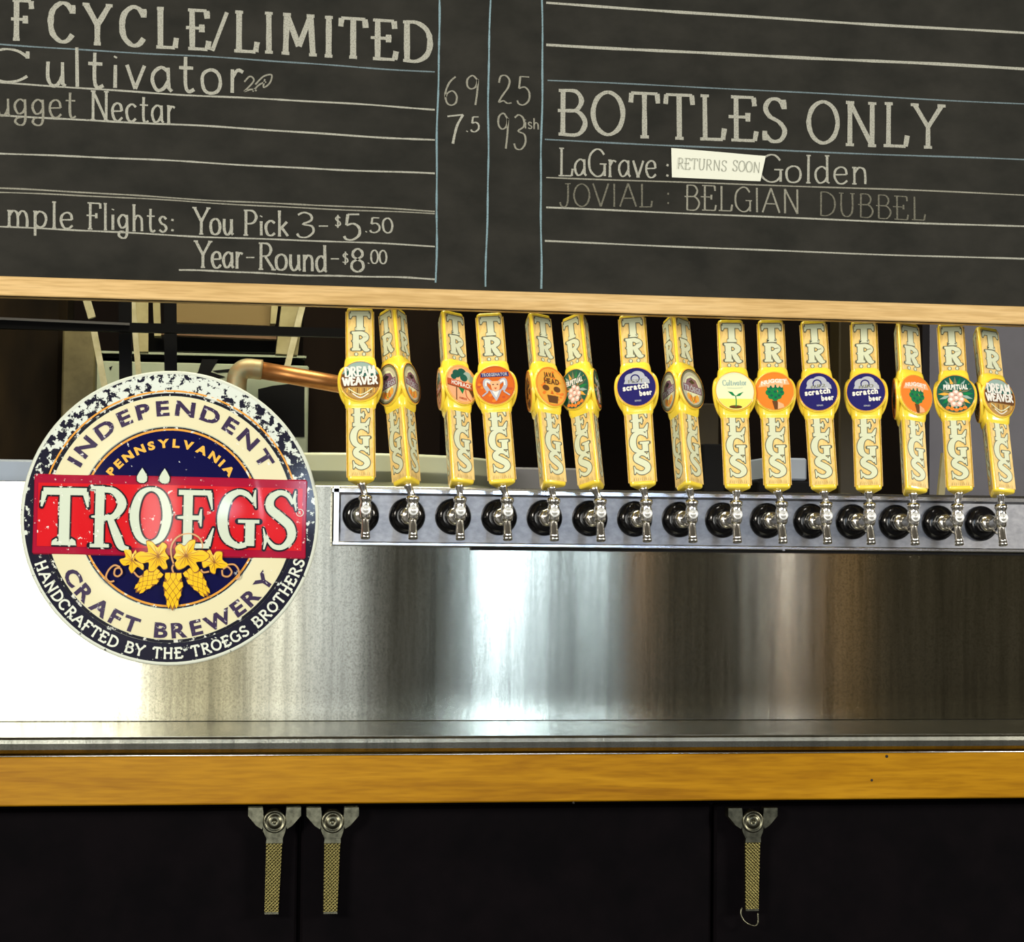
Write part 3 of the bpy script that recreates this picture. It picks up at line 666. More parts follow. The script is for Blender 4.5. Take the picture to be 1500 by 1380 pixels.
# faucet parts, modelled around the shank centre at the origin
PV = Vector((0, -.096, .008))
def faucet_meshes():
    out = {}
    m = MB(); m.lathe([(.0325, 0), (.0325, .003), (.031, .008), (.027, .013), (.021, .016), (.017, .0165)], (0, .0, 0), (0, -1, 0), M_blackgloss, 36); out['flange'] = m.mesh('flange')
    m = MB(); m.lathe([(.0165, .012), (.0165, .022), (.0155, .024), (.0150, .030), (.0158, .032), (.0158, .040), (.0135, .043), (.0100, .045)], (0, 0, 0), (0, -1, 0), M_chrome, 28); out['coupling_nut'] = m.mesh('coupling_nut')
    m = MB(); m.tube([(0, -.040, 0), (0, -.060, .001), (0, -.080, .004), (0, -.094, .006)], [.0095, .0085, .0088, .0100], M_chrome, 18)
    m.lathe([(.0088, -.016), (.0104, -.012), (.0112, -.002), (.0106, .008), (.0092, .013), (.0105, .016), (.0118, .018), (.0118, .022), (.0100, .025)], PV, (0, 0, 1), M_chrome, 24); out['faucet_body'] = m.mesh('faucet_body')
    m = MB(); m.lathe([(.0088, 0), (.0088, .0025), (.0078, .0040), (.0068, .0030), (.0046, .0030), (.0040, .0050), (.0008, .0055)], PV + Vector((0, -.0095, 0)), (0, -1, 0), M_satin, 20); out['pivot_screw'] = m.mesh('pivot_screw')
    m = MB(); m.tube([PV + Vector((0, 0, -.010)), PV + Vector((0, -.001, -.018)), PV + Vector((0, -.004, -.028)), PV + Vector((0, -.008, -.040)), PV + Vector((0, -.0098, -.046))], [.0072, .0066, .0070, .0078, .0080], M_chrome, 20)
    e_ = PV + Vector((0, -.0098, -.046)); ax = Vector((0, -.3, -1)).normalized(); m.lathe([(.0082, -.001), (.0084, .002), (.0080, .003), (.0066, .0028), (.0064, -.004)], e_, ax, M_chrome, 20, caps=False)
    m.lathe([(.0065, .0), (.0064, .0006)], e_, ax, M_nozzle, 16); out['spout'] = m.mesh('spout')
    m = MB(); m.tube([(.0075, -.040, -.013), (.0050, -.064, -.019), (.004, -.075, -.021), (.004, -.085, -.020)], [.003, .0022, .0022, .003], M_chrome, 8); out['vent_tube'] = m.mesh('vent_tube')
    return out
FM = faucet_meshes()
sp = .082
G_ = 'beer taps in a row on the steel tower'
TAPS = [ # top px x, top px y, bottom px x, bottom px y, face turn, badge, label
 (527, 452, 529, 707, 0, 'wheat', 'leftmost tap, flat-on yellow handle with brown badge of white lettering over wheat'),
 (575, 452, 596.5, 709, -54, 'oval', 'second tap from left, edge-on handle with two grey-green oval badges'),
 (657, 458, 673, 710, 38, 'hop', 'turned tap with peach badge showing green hops and white lettering on red'),
 (716, 460, 735.5, 711, 4, 'goat', 'tap with red-orange badge of a silver horned goat face'),
 (784.6, 461, 808, 713, 40, 'java', 'turned tap with golden orange badge of a brown grinning face'),
 (844, 462, 869, 714, -40, 'perp', 'tap turned left, dark green badge with pink hop flower'),
 (925.5, 462, 942, 714, 0, 's1', 'tap with dark blue badge, between the left-turned green one and an edge-on one'),
 (988.7, 463, 1009.6, 715, 54, 'oval', 'eighth tap from left, edge-on handle with two grey-green oval badges'),
 (1068.4, 470, 1079.7, 718, 10, 'seed', 'tap with pale yellow badge of a green seedling'),
 (1127.8, 470, 1138.5, 718, 6, 'nug', 'flat-on tap with bright orange badge of a green hop in a hand'),
 (1190.4, 471, 1206.4, 719, 5, 's2', 'left one of two neighbouring taps with dark blue badges'),
 (1264.6, 471, 1272.5, 720, 2, 's3', 'right one of two neighbouring taps with dark blue badges'),
 (1324.3, 474, 1337.7, 722, 37, 'nug', 'turned tap with orange badge of a green hop in a hand'),
 (1391, 475, 1405.5, 721, 8, 'perp', 'nearly flat-on tap with dark green badge of a pink hop flower'),
 (1440, 481, 1466, 724, 40, 'wheat', 'rightmost tap, turned handle with brown badge of white lettering'),
]
dpx = [528, 596, 663.5, 731.6, 798, 865, 931, 996.5, 1058.5, 1124.6, 1188, 1249, 1311.6, 1375, 1438]
for i, (tx, ty, bx, by, turn, bd, lab) in enumerate(TAPS):
    X = .5*(i*sp) + .5*at(dpx[i], 760, -.005).x
    root = empty('beer_tap', (X, 0, 0), lab, 'beer tap', G_)
    for nm, me in FM.items():
        p = bpy.data.objects.new(nm, me); COL.objects.link(p); p.parent = root
    B = at(bx, by, -.098); B.x = .5*B.x + .5*B.x; T = at(tx, ty+3, -.012)
    ax = (T-B).normalized(); 
    cpos = (CAM - B); az = math.atan2(cpos.x, -cpos.y)       # bearing of the viewer's side of the bar
    # handle frame: z along ax, -y face direction turned
    rot = ax.to_track_quat('Z', 'Y').to_matrix()
    fy = Vector((math.sin(az), -math.cos(az), 0)); fy = (fy - ax*fy.dot(ax)).normalized(); yv = -fy; xv = yv.cross(ax)
    Mh = Matrix(((xv.x, yv.x, ax.x), (xv.y, yv.y, ax.y), (xv.z, yv.z, ax.z))) @ Matrix.Rotation(R_(turn), 3, 'Z')
    h = bpy.data.objects.new('handle', HM); COL.objects.link(h); h.parent = root
    h.matrix_local = Matrix.Translation(B - Vector((X, 0, 0))) @ Mh.to_4x4(); sc_ = (T-B).length/HL
    h.scale = (1, 1, sc_)
    for k in range(3):
        for nm, me in (('printed_panel', PM[0]), ('printed_panel', PM[1]), ('lettering', LM[0]), ('lettering', LM[1]), ('badge', BD[bd])):
            p = bpy.data.objects.new(nm, me); COL.objects.link(p); p.parent = h; p.rotation_euler = (0, 0, R_(120*k))
    m = MB(); a_ = PV + Vector((0, 0, .022)); b_ = B - Vector((X, 0, 0)) + ax*.002
    m.tube([a_, a_.lerp(b_, .3), a_.lerp(b_, .55), a_.lerp(b_, .8), b_], [.0075, .0052, .0062, .0078, .0084], M_chrome, 16); m.build('lever', root)

# ================================================================ CHALKBOARD
YB = -.10
zb0 = .3745
bd = empty('chalkboard', (.3, YB, zb0), 'black chalkboard menu with white chalk writing and pale oak ledge, hanging over the taps', 'chalkboard')
def bpart(mb, nm): p = mb.build(nm, bd); p.location = -Vector(bd.location); return p
c0 = at(0, 0, YB)
d = MB(); d.box((XL, YB, zb0-.006), (XR+.1, YB+.018, 1.12), M_board); bpart(d, 'slate')
# oak ledge follows the board's lower edge
zA = at(750, 426.8, YB-.02).z; zC = at(750, 454.5, YB-.02).z
zA = .5*(at(200, 410.7, YB-.02).z + at(1300, 442.6, YB-.02).z); zC = .5*(at(200, 439.5, YB-.02).z + at(1300, 468.5, YB-.02).z)
d = MB(); d.box((XL, YB-.020, zC), (XR+.1, YB-.0005, zA), M_oak, .0018); d.box((XL, YB-.018, zC-.0), (XR+.1, YB+.022, zC+.006), M_oak); bpart(d, 'oak_ledge')
d = MB(); d.box((XL, YB-.020, 1.12), (XR+.1, YB+.02, 1.155), M_oak, .0018); bpart(d, 'top_frame')
PXM = (YB-CAM.y)/FPX
def BDM(u, v, h): return (u, YB-h, v)
def chalk_line(mb, x0, y0, x1, y1, wpx, mt, seed=0, h=.0003):
    a, b = at(x0, y0, YB), at(x1, y1, YB); rr = random.Random(seed + int(x0*7+y0)); n = 40; pts = []; ws = []
    ph = rr.uniform(0, 6)
    for k in range(n+1):
        t = k/n; off = (math.sin(t*9+ph)*.9 + math.sin(t*23+ph)*.35)*PXM
        dx, dz = b.x-a.x, b.z-a.z; l = math.hypot(dx, dz)
        pts.append((a.x+dx*t - dz/l*off, a.z+dz*t + dx/l*off)); ws.append(wpx*PXM*rr.uniform(.75, 1.15))
    ribbon(mb, pts, ws, BDM, h, mt)
LINES = [(-25, 63, 637, 105, 2.2, M_bluedim), (-20, 121, 637, 160, 2.6, M_chalk), (-20, 167, 637, 205, 2.8, M_chalk), (-20, 223, 637, 255, 2.6, M_chalk),
 (-20, 275, 637, 310, 2.2, M_chalk2), (-20, 280, 637, 314, 2.0, M_chalk2), (-20, 332, 637, 361, 2.4, M_chalk), (262, 396, 637, 409, 2.6, M_chalk),
 (800, 5, 1530, 51, 4.2, M_chalk), (800, 65, 1530, 103, 4.6, M_chalk), (802, 118, 1530, 153, 2.0, M_bluedim), (798, 205, 1530, 236, 2.4, M_bluedim),
 (800, 259, 1530, 287, 2.2, M_chalk2), (800, 305, 1530, 333, 2.6, M_chalk), (798, 354, 1530, 381, 2.6, M_chalk)]
for k, (x0, y0, x1, y1, wp, mt) in enumerate(LINES):
    if x1 > 1500: y1 += (y1-y0)*500/(x1-x0); x1 += 500      # the rules run on past the frame
    d = MB(); chalk_line(d, x0, y0, x1, y1, wp, mt, k); bpart(d, 'chalk_rule')
for x0, x1, y1 in ((643.5, 638, 414), (718, 712, 420), (794.5, 792, 423)):
    d = MB(); chalk_line(d, x0, -10, x1, y1, 2.8, M_blue, 9, .00045); bpart(d, 'chalk_column_line')
def wr(text, x0, y0, x1, y1, cap, wid, mt=M_chalk, serif=True, contrast=.55, jit=.01, gap=12, seed=1, nm='chalk_writing', lean=0):
    a, b = at(x0, y0, YB), at(x1, y1, YB); U = Vector((b.x-a.x, b.z-a.z)); l = U.length; U /= l
    c = at(x0, y0-cap, YB); V = (c.x-a.x, c.z-a.z); d = MB()
    draw_text(d, text, (a.x, a.z), (U.x, U.y), V, l, BDM, .0006, mt, wid*PXM, serif, contrast, jit, gap, seed); return bpart(d, nm)
wr('F', 18, 57, 46, 58.5, 57, 8, gap=8)
wr('CYCLE', 73, 60, 306, 73, 57, 8.5, gap=34); wr('/', 310, 72, 333, 74, 52, 6)
wr('LIMITED', 343, 74, 630, 91, 57, 8.5, gap=18)
wr('C', -28, 118, 42, 121, 48, 5.5, serif=False); wr('ultivator', 65, 124, 357, 138, 58, 5.2, serif=False, contrast=.95, gap=16, jit=.02)
d = MB()
for P in ([(358, 120), (366, 112), (372, 118), (362, 130), (358, 134), (368, 131), (376, 133)], [(374, 124), (386, 112), (398, 110), (395, 122), (386, 128), (388, 116)], [(370, 134), (380, 124), (390, 120)]):
    q = [at(x, y, YB) for x, y in P]; ribbon(d, cat_rom([(c.x, c.z) for c in q], 4), [2.4*PXM]*(4*(len(P)-1)+1), BDM, .0006, M_chalk2)
bpart(d, 'chalk_flourish')
wr('ugget', -6, 169, 112, 173, 42, 3.6, M_chalk2); wr('Nectar', 132, 175, 257, 181, 42, 4.0, M_chalk)
wr('mple', 10, 331, 108, 335, 38, 3.8); wr('Flights:', 128, 335, 257, 341, 38, 3.8)
wr('You', 284, 342, 342, 344, 38, 4.2, gap=8); wr('Pick', 356, 344, 423, 346, 36, 4.2, gap=8); wr('3', 434, 347, 461, 347, 36, 3.8); wr('-', 464, 346, 482, 347, 38, 3.4)
wr('$', 490, 333, 500, 333, 18, 2.4, gap=2); wr('5', 503, 351, 530, 351, 38, 4.4); wr('.50', 534, 340, 576, 342, 22, 3.2, gap=8)
wr('Year', 286, 391, 356, 393, 38, 4.2, gap=6); wr('-', 358, 392, 374, 393, 38, 3.4); wr('Round', 378, 394, 480, 398, 38, 4.2, gap=6); wr('-', 482, 394, 498, 395, 38, 3.4)
wr('$', 501, 387, 511, 387, 18, 2.4); wr('8', 514, 398, 534, 398, 34, 4.2); wr('.00', 538, 386, 567, 387, 20, 2.8, gap=6)
wr('6', 651, 154, 672, 154, 42, 3.0, M_chalk2); wr('9', 682, 152, 703, 152, 42, 3.0, M_chalk2); wr('7', 654, 207, 679, 207, 40, 3.8); wr('.5', 682, 193, 703, 193, 22, 3.0)
wr('25', 729, 151, 778, 154, 42, 3.0, M_chalk2, gap=16); wr('93', 728, 214, 771, 219, 50, 3.0, M_chalk2, gap=14); wr('ish', 768, 188, 790, 190, 16, 2.2, M_chalk2, serif=False, gap=8)
wr('BOTTLES', 818, 196, 1152, 208, 64, 7.6, contrast=.6, gap=16); wr('ONLY', 1183, 209, 1380, 217, 62, 7.6, contrast=.6, gap=16)
wr('LaGrave', 818, 257, 962, 260, 40, 3.6, gap=8); wr(':', 972, 260, 984, 260, 38, 3.6)
wr('Golden', 1112, 266, 1272, 270, 40, 3.8, gap=10)
wr('JOVIAL', 820, 303, 955, 303, 34, 2.8, M_dim, serif=False, gap=14); wr(':', 974, 300, 984, 300, 34, 2.8, M_dim)
wr('BELGIAN', 1003, 307, 1172, 313, 36, 3.0, M_chalk2, serif=False, gap=12); wr('DUBBEL', 1199, 315, 1355, 323, 34, 2.8, M_dim, serif=False, gap=16)
# taped paper note
q = [at(983, 217, YB), at(1121, 229, YB), at(1113, 266, YB), at(984, 260, YB)]; c = at(1050, 243, YB-.002)
pn = empty('paper_note', c, 'small white paper note stuck across the chalkboard writing', 'note')
d = MB(); nu = 8
vs = []
for j in range(3):
    for k in range(nu+1):
        u, v = k/nu, j/2; p = (q[0]*(1-u)+q[1]*u)*(1-v) + (q[3]*(1-u)+q[2]*u)*v
        hh = .0016 + .0012*math.sin(u*3.1) + (.002 if k == nu else 0); vs.append((p.x-c.x, YB-hh-c.y, p.z-c.z))
n1 = len(vs); vs += [(x, y+.0002, z) for x, y, z in vs]
fs = [(j*(nu+1)+k, (j+1)*(nu+1)+k, (j+1)*(nu+1)+k+1, j*(nu+1)+k+1) for j in range(2) for k in range(nu)]; fs += [tuple(i+n1 for i in f[::-1]) for f in fs]
d.add(vs, fs, M_paper); d.build('sheet', pn)
d = MB(); a, b = at(992, 247, YB), at(1114, 251, YB)
a2, b2 = at(992, 247, YB-.0055), at(1066, 250, YB-.0055)
def NM(u, v, h): return (u-c.x, YB-.0034-h-c.y, v-c.z)
for txt, xa, ya, xb, yb_ in (('RETURNS', 992, 247, 1064, 251), ('SOON', 1073, 250, 1113, 254)):
    a, b = at(xa, ya, YB-.0034), at(xb, yb_, YB-.0034); U = Vector((b.x-a.x, b.z-a.z)); l = U.length; U /= l
    draw_text(d, txt, (a.x, a.z), (U.x, U.y), (.001, .0195), l, NM, .0, M_pencil, .0012, False, .9, .02, 12)
d.build('pencil_writing', pn)

# ================================================================ ROUND SIGN
SY = -.055; SCN = at(250.5, 758.5, SY); SPX = (SCN-CAM).dot(_F)/FPX
sg = empty('round_sign', SCN, 'round embossed brewery sign with red band, cream ring and gold hops', 'sign')
sg.rotation_euler = (0, R_(.5), R_(-1.5))
RR = 216
def dome(r): return .013*(1-(r/RR)**2) + (.011*(1-(r/130)**2) if r < 130 else 0)
def SM(u, v, h):     # u,v in sign pixels, h metres above the dome
    r = math.hypot(u, v); return (u*SPX, -(dome(r)+h), v*SPX)
def wornmat(name, c, chip, amount=.5, scale=70, rough=.13, grad=False, coat=.0):
    m = mat(name, c, rough, 0, .22, coat); b = m.node_tree.nodes['Principled BSDF']
    n = N(m, 'ShaderNodeTexNoise', Scale=1.0, Detail=5, Roughness=.62); L(m, coords(m, (scale, scale, scale)), n.inputs['Vector']); src = n.outputs[0]
    if grad:       # paint rubbed off most along the upper rim
        tc = N(m, 'ShaderNodeTexCoord'); sx_ = N(m, 'ShaderNodeSeparateXYZ'); L(m, tc.outputs['Object'], sx_.inputs[0])
        mr = N(m, 'ShaderNodeMapRange'); mr.inputs[1].default_value = -.10; mr.inputs[2].default_value = .22; mr.inputs[3].default_value = -.05; mr.inputs[4].default_value = .13; L(m, sx_.outputs[2], mr.inputs[0])
        ad = N(m, 'ShaderNodeMath', operation='ADD'); L(m, src, ad.inputs[0]); L(m, mr.outputs[0], ad.inputs[1]); src = ad.outputs[0]
    r = ramp(m, src, [(amount-.012, c), (amount+.012, chip)]); L(m, r.outputs[0], b.inputs['Base Color']); return m
CH = (.66, .72, .66)
S_navyring = wornmat('worn_black_paint', (.014, .014, .028), CH, .60, 85, grad=True); S_cream = wornmat('cream_enamel', (.72, .68, .45), (.80, .80, .76), .70, 60)
S_navy = wornmat('navy_enamel', (.006, .006, .055), (.62, .66, .72), .685, 75); S_red = wornmat('red_enamel', (.62, .012, .018), (.78, .70, .68), .655, 95)
S_dred = wornmat('dark_red_enamel', (.36, .008, .035), (.72, .62, .60), .665, 120); S_orange = wornmat('orange_line', (.75, .34, .06), (.80, .78, .66), .60, 90)
S_black = wornmat('black_line', (.012, .012, .02), (.70, .72, .66), .60, 110); S_rim = wornmat('rim_metal', (.60, .64, .56), (.03, .03, .03), .66, 90, .35)
S_pale = wornmat('pale_letter_enamel', (.60, .68, .56), (.82, .84, .80), .66, 80); S_gold = mat('gold_enamel', (.92, .54, .012), .28, 0, .4, .1); S_gold2 = mat('dark_gold_line', (.30, .11, .004), .4)  # S_gold2 is the dark outline and vein colour of the hops
S_ink = wornmat('worn_purple_black_letter', (.045, .03, .075), (.62, .60, .62), .62, 130); S_gtxt = wornmat('gold_letter', (.80, .45, .08), (.9, .85, .7), .72, 120); S_wtxt = wornmat('white_letter', (.72, .76, .68), (.05, .05, .06), .67, 130)
S_tendril = mat('tendril_copper', (.62, .33, .13), .35, 0, .5, .3)
def ann(mb, r0, r1, h, mt, n=96, a0=0, a1=360, steps=3):
    vs = []; fs = []; full = a1-a0 >= 360; m_ = n if full else n+1
    for j in range(steps+1):
        r = r0+(r1-r0)*j/steps
        for k in range(m_): a = R_(a0+(a1-a0)*k/n); vs.append(SM(r*math.cos(a), r*math.sin(a), h))
    for j in range(steps):
        for k in range(n): k2 = (k+1) % m_; fs.append((j*m_+k, j*m_+k2, (j+1)*m_+k2, (j+1)*m_+k))
    mb.add(vs, fs, mt, True)
d = MB(); d.lathe([(RR*SPX*.99, -.022), (RR*SPX, -.016), (RR*SPX, -.002), (RR*SPX*.997, .0015), (RR*SPX*.985, .002), (RR*SPX*.972, .0008)], (0, 0, 0), (0, -1, 0), S_rim, 96); d.build('rolled_rim', sg)
d = MB(); d.lathe([(.05, .0), (.05, -.05)], (0, 0, 0), (0, -1, 0), M_black, 20); d.build('mounting_boss', sg)
d = MB(); ann(d, 183, 211, .0006, S_navyring, steps=4); d.build('outer_ring', sg)
d = MB(); ann(d, 178, 182.5, .0012, S_black); ann(d, 184.5, 187, .0012, S_orange, a0=12, a1=168); d.build('pinstripe', sg)
d = MB(); ann(d, 134, 178, .0018, S_cream, steps=6)
for r, hh in ((178, .0018), (134, .0018)):      # raised edges of the cream ring
    vs = []; n = 96
    for k in range(n): a = 6.28318*k/n; vs += [SM(r*math.cos(a), r*math.sin(a), hh), SM((r+(1.2 if r > 150 else -1.8))*math.cos(a), (r+(1.2 if r > 150 else -1.8))*math.sin(a), 0)]
    d.add(vs, [(2*k, 2*((k+1) % n), 2*((k+1) % n)+1, 2*k+1) for k in range(n)], S_pale, True)
d.build('cream_ring', sg)
d = MB(); ann(d, 0.5, 130, .0004, S_navy, steps=10); ann(d, 127.5, 130.5, .0008, S_orange); ann(d, 130.5, 133, .0006, S_black); d.build('navy_disc', sg)
# red band
d = MB()
def band(v0, v1, h, mt, rmax=198, inset=0):
    nx, nz = 40, 6; vs = []; fs = []
    for j in range(nz+1):
        v = v0+(v1-v0)*j/nz; um = math.sqrt(rmax*rmax-v*v)*0+196-inset
        for k in range(nx+1): u = -um+2*um*k/nx; vs.append(SM(u, v, h))
    for j in range(nz):
        for k in range(nx): a = j*(nx+1)+k; fs.append((a, a+1, a+nx+2, a+nx+1))
    d.add(vs, fs, mt, True)
    # sides
    n0 = len(vs); 
    e = [SM(-um, v0, h), SM(um, v0, h), SM(um, v1, h), SM(-um, v1, h)]
band(-55, 58, .0034, S_dred); band(-45, 47, .0042, S_red, inset=5)
for v in (-55, 58):
    vs = []; nx = 40
    for k in range(nx+1): u = -196+392*k/nx; vs += [SM(u, v, .0034), SM(u, v+(2 if v > 0 else -2), .0008)]
    d.add(vs, [(2*k, 2*k+1, 2*k+3, 2*k+2) for k in range(nx)], S_dred, True)
for u0 in (-196, 196):
    d.add([SM(u0, -55, .0034), SM(u0, 58, .0034), SM(u0*1.01, 58, 0), SM(u0*1.01, -55, 0)], [(0, 1, 2, 3)], S_dred)
d.build('red_band', sg)
# ring lettering
d = MB(); sans_arc(d, 'INDEPENDENT', 150, 152, 29, 21, SM, .0024, S_ink, .036, .18); d.build('ring_lettering', sg)
for on_ in ((0, 5), (6, 13)):
    d = MB(); sans_arc(d, 'CRAFT BREWERY', 175, 209, 331, 21, SM, .0024, S_ink, .036, .18, inward=True, only=on_); d.build('ring_lettering', sg)
d = MB(); sans_arc(d, 'PENNSYLVANIA', 103, 146, 36, 11.5, SM, .0010, S_gtxt, .05, .18); d.build('ring_lettering', sg)
d = MB(); txt = 'HANDCRAFTED BY THE TROEGS BROTHERS'
gs = [(c,) + glyph(c, True) for c in txt]; gap = 20; tot = sum(g_[1] for g_ in gs) + gap*(len(gs)-1); a0, a1 = 200, 343; rb = 205; capr = 14.5; x = 0
for ch, adv, st in gs:
    ac = R_(a0+(a1-a0)*(x+adv/2)/tot); er = (math.cos(ac), math.sin(ac)); et = (-math.sin(ac), math.cos(ac)); su = R_(a1-a0)*rb/tot
    if ch == 'O' and x/tot > .55 and x/tot < .75:
        st = st + [([(20, 118), (24, 124)], False), ([(50, 118), (54, 124)], False)]
    for P, sm in st:
        Q = cat_rom(P, 4) if sm else P
        pts = [(er[0]*(rb-p[1]*capr/100)+et[0]*(p[0]-adv/2)*su, er[1]*(rb-p[1]*capr/100)+et[1]*(p[0]-adv/2)*su) for p in Q]
        ribbon(d, pts, [2.9]*len(pts), SM, .0010+_lay[0]*1e-5, S_wtxt)
    x += adv+gap
d.build('ring_lettering', sg)
# big name: six raised letters
def pxs(x, y): return (40+x/3.571-250.5, 758.5-(680+y/3.571)-.0)
for ch, x0, x1, y0, y1 in (('T', 82, 335, 432, 112), ('R', 318, 552, 445, 112), ('O', 540, 762, 428, 118), ('E', 765, 990, 450, 125), ('G', 985, 1225, 445, 125), ('S', 1210, 1432, 452, 128)):
    a = pxs(x0, y0); b = pxs(x1, y1); k_ = .0157*(a[0]+b[0])/2
    d = MB(); rich(d, ch, a[0], a[1]+k_, b[0]-a[0], b[1]-a[1], SM, .0072, S_pale, S_black, 2.4, .0026, .73); d.build('raised_letter', sg)
for cx in (601, 716):
    c_ = pxs(cx, 72); d = MB(); pl = [(0, 13), (4, 7), (7.5, 0), (7, -6), (3, -9), (-3, -9), (-7, -6), (-7.5, 0), (-4, 7)]
    d.flat([(c_[0]+x*1.2, c_[1]+y*1.12) for x, y in pl], SM, .0046, S_black); d.prism([(c_[0]+x, c_[1]+y) for x, y in pl][::-1], SM, .0046, .0066, S_pale); d.build('raised_letter', sg)
d = MB(); c_ = pxs(1421, 240)
for r in (5.2,):
    ribbon(d, [(c_[0]+r*math.cos(t*.3927), c_[1]+r*math.sin(t*.3927)) for t in range(17)], [1.0]*17, SM, .0046, S_pale)
sans_line(d, 'R', c_[0]-1.8, c_[1]-2.2, c_[0]+2, c_[1]-2.2, 4.6, SM, .0046, S_pale, .02); d.build('registered_mark', sg)
# hop leaves, cones, tendrils
def hp(x, y): return (180+x/7.5-250.5, 758.5-(740+y/7.5))
def leaf(pts, ctr, h0, nm='hop_leaf'):
    d = MB(); P = [hp(*p) for p in pts]; c_ = hp(*ctr); sm = cat_rom([tuple(p) for p in P + [P[0]]], 3)[:-1]
    big = [(c_[0]+(x-c_[0])*1.045+0, c_[1]+(y-c_[1])*1.07) for x, y in sm]
    n = len(sm)
    d.add([SM(*c_, h0-.0006)] + [SM(x, y, h0-.0006) for x, y in big], [(0, i+1, (i+1) % n+1) for i in range(n)], S_gold2)
    d.add([SM(*c_, h0+.0012)] + [SM(x, y, h0) for x, y in sm] + [SM(x, y, h0-.0018) for x, y in sm], [(0, i+1, (i+1) % n+1) for i in range(n)] + [(i+1, n+i+1, n+(i+1) % n+1, (i+1) % n+1) for i in range(n)], S_gold)
    for p in P:
        if math.hypot(p[0]-c_[0], p[1]-c_[1]) > 10: ribbon(d, [c_, (c_[0]+(p[0]-c_[0])*.4, c_[1]+(p[1]-c_[1])*.4), (c_[0]+(p[0]-c_[0])*.8, c_[1]+(p[1]-c_[1])*.8)], [.7, .6, .3], SM, h0+.00125, S_gold2)
    return d.build(nm, sg)
leaf([(-5, 610), (60, 580), (40, 500), (110, 505), (130, 550), (165, 500), (175, 570), (150, 610), (245, 650), (245, 715), (185, 680), (130, 750), (95, 700), (100, 660), (40, 670)], (130, 610), .0072)
leaf([(1165, 640), (1100, 590), (1095, 510), (1030, 505), (1000, 545), (965, 485), (925, 520), (950, 580), (885, 600), (900, 680), (960, 660), (975, 720), (1025, 740), (1040, 680), (1110, 680)], (1015, 620), .0072)
leaf([(155, 570), (220, 515), (300, 520), (280, 410), (345, 415), (400, 470), (450, 415), (500, 450), (480, 510), (525, 580), (490, 610), (510, 680), (465, 700), (420, 660), (370, 720), (310, 720), (310, 630), (230, 640)], (410, 560), .0084)
leaf([(960, 545), (880, 490), (790, 490), (805, 385), (740, 395), (690, 450), (640, 425), (590, 470), (600, 520), (575, 570), (610, 600), (590, 640), (625, 700), (690, 680), (740, 650), (800, 730), (850, 690), (815, 620), (900, 605)], (705, 550), .0084)
def cone(x0, y0, x1, y1, wd):
    d = MB(); a, b = Vector(hp(x0, y0)), Vector(hp(x1, y1)); ax_ = (b-a); ln = ax_.length; ax_.normalize(); pr = Vector((-ax_.y, ax_.x)); wd = wd/7.5
    def q(t, s): v = a + ax_*ln*t + pr*s*wd; return (v.x, v.y)
    out = [q(t, s) for t, s in ((-.04, 0), (.0, .32), (.15, .5), (.45, .54), (.75, .38), (.93, .18), (1.04, 0), (.93, -.18), (.75, -.38), (.45, -.54), (.15, -.5), (0, -.32))]
    d.flat([(lambda v: (a+ax_*ln*.5+(Vector(v)-a-ax_*ln*.5)*1.09))(v)[:] for v in out], SM, .0048, S_gold2)
    ns = 6
    for j in range(ns, -1, -1):              # overlapping bracts from tip to stem
        t = j/ns*.82; w2 = (.5 if j in (1, 2, 3) else .42 if j in (0, 4) else .3)
        for s in ((-.5, .5) if j % 2 else (-.95, 0, .95)):
            w3 = w2*.62; cx_, cs = t+.02, s*w2*.9
            pl = [q(cx_-.09, cs-w3*.6), q(cx_-.10, cs+w3*.6), q(cx_+.05, cs+w3*.75), q(cx_+.20, cs*.95), q(cx_+.05, cs-w3*.75)]
            hh = .0052 + (ns-j)*.00035; d.flat([(x, y) for x, y in pl], SM, hh, S_gold2); cxm = sum(p[0] for p in pl)/5; cym = sum(p[1] for p in pl)/5
            d.flat([(cxm+(x-cxm)*.86, cym+(y-cym)*.86) for x, y in pl], SM, hh+.00015, S_gold)
    return d.build('hop_cone', sg)
cone(400, 725, 190, 945, 150); cone(575, 765, 572, 1125, 170); cone(750, 715, 940, 975, 150)
for P in ([(575, 640), (550, 560), (545, 460), (590, 370), (670, 320), (760, 312), (840, 350), (880, 420), (880, 470)], [(575, 650), (560, 690), (575, 740)], [(1165, 640), (1230, 640), (1275, 690), (1285, 770), (1250, 800)],
          [(1110, 690), (1160, 665), (1205, 720), (1170, 770), (1110, 760), (1100, 700)], [(870, 700), (900, 730), (960, 720)], [(0, 690), (-60, 670), (-120, 720), (-150, 800), (-110, 850), (-60, 840)], [(0, 700), (20, 750), (-20, 790), (-60, 770), (-50, 710), (0, 700)], [(150, 740), (200, 790), (240, 780)]):
    d = MB(); Q = cat_rom([tuple(map(float, hp(*p))) for p in P], 5); ribbon(d, [p for p in Q], [3.0]*len(Q), SM, .0068, S_gold2); ribbon(d, [p for p in Q], [1.9]*len(Q), SM, .0072, S_tendril, .0005); d.build('tendril', sg)

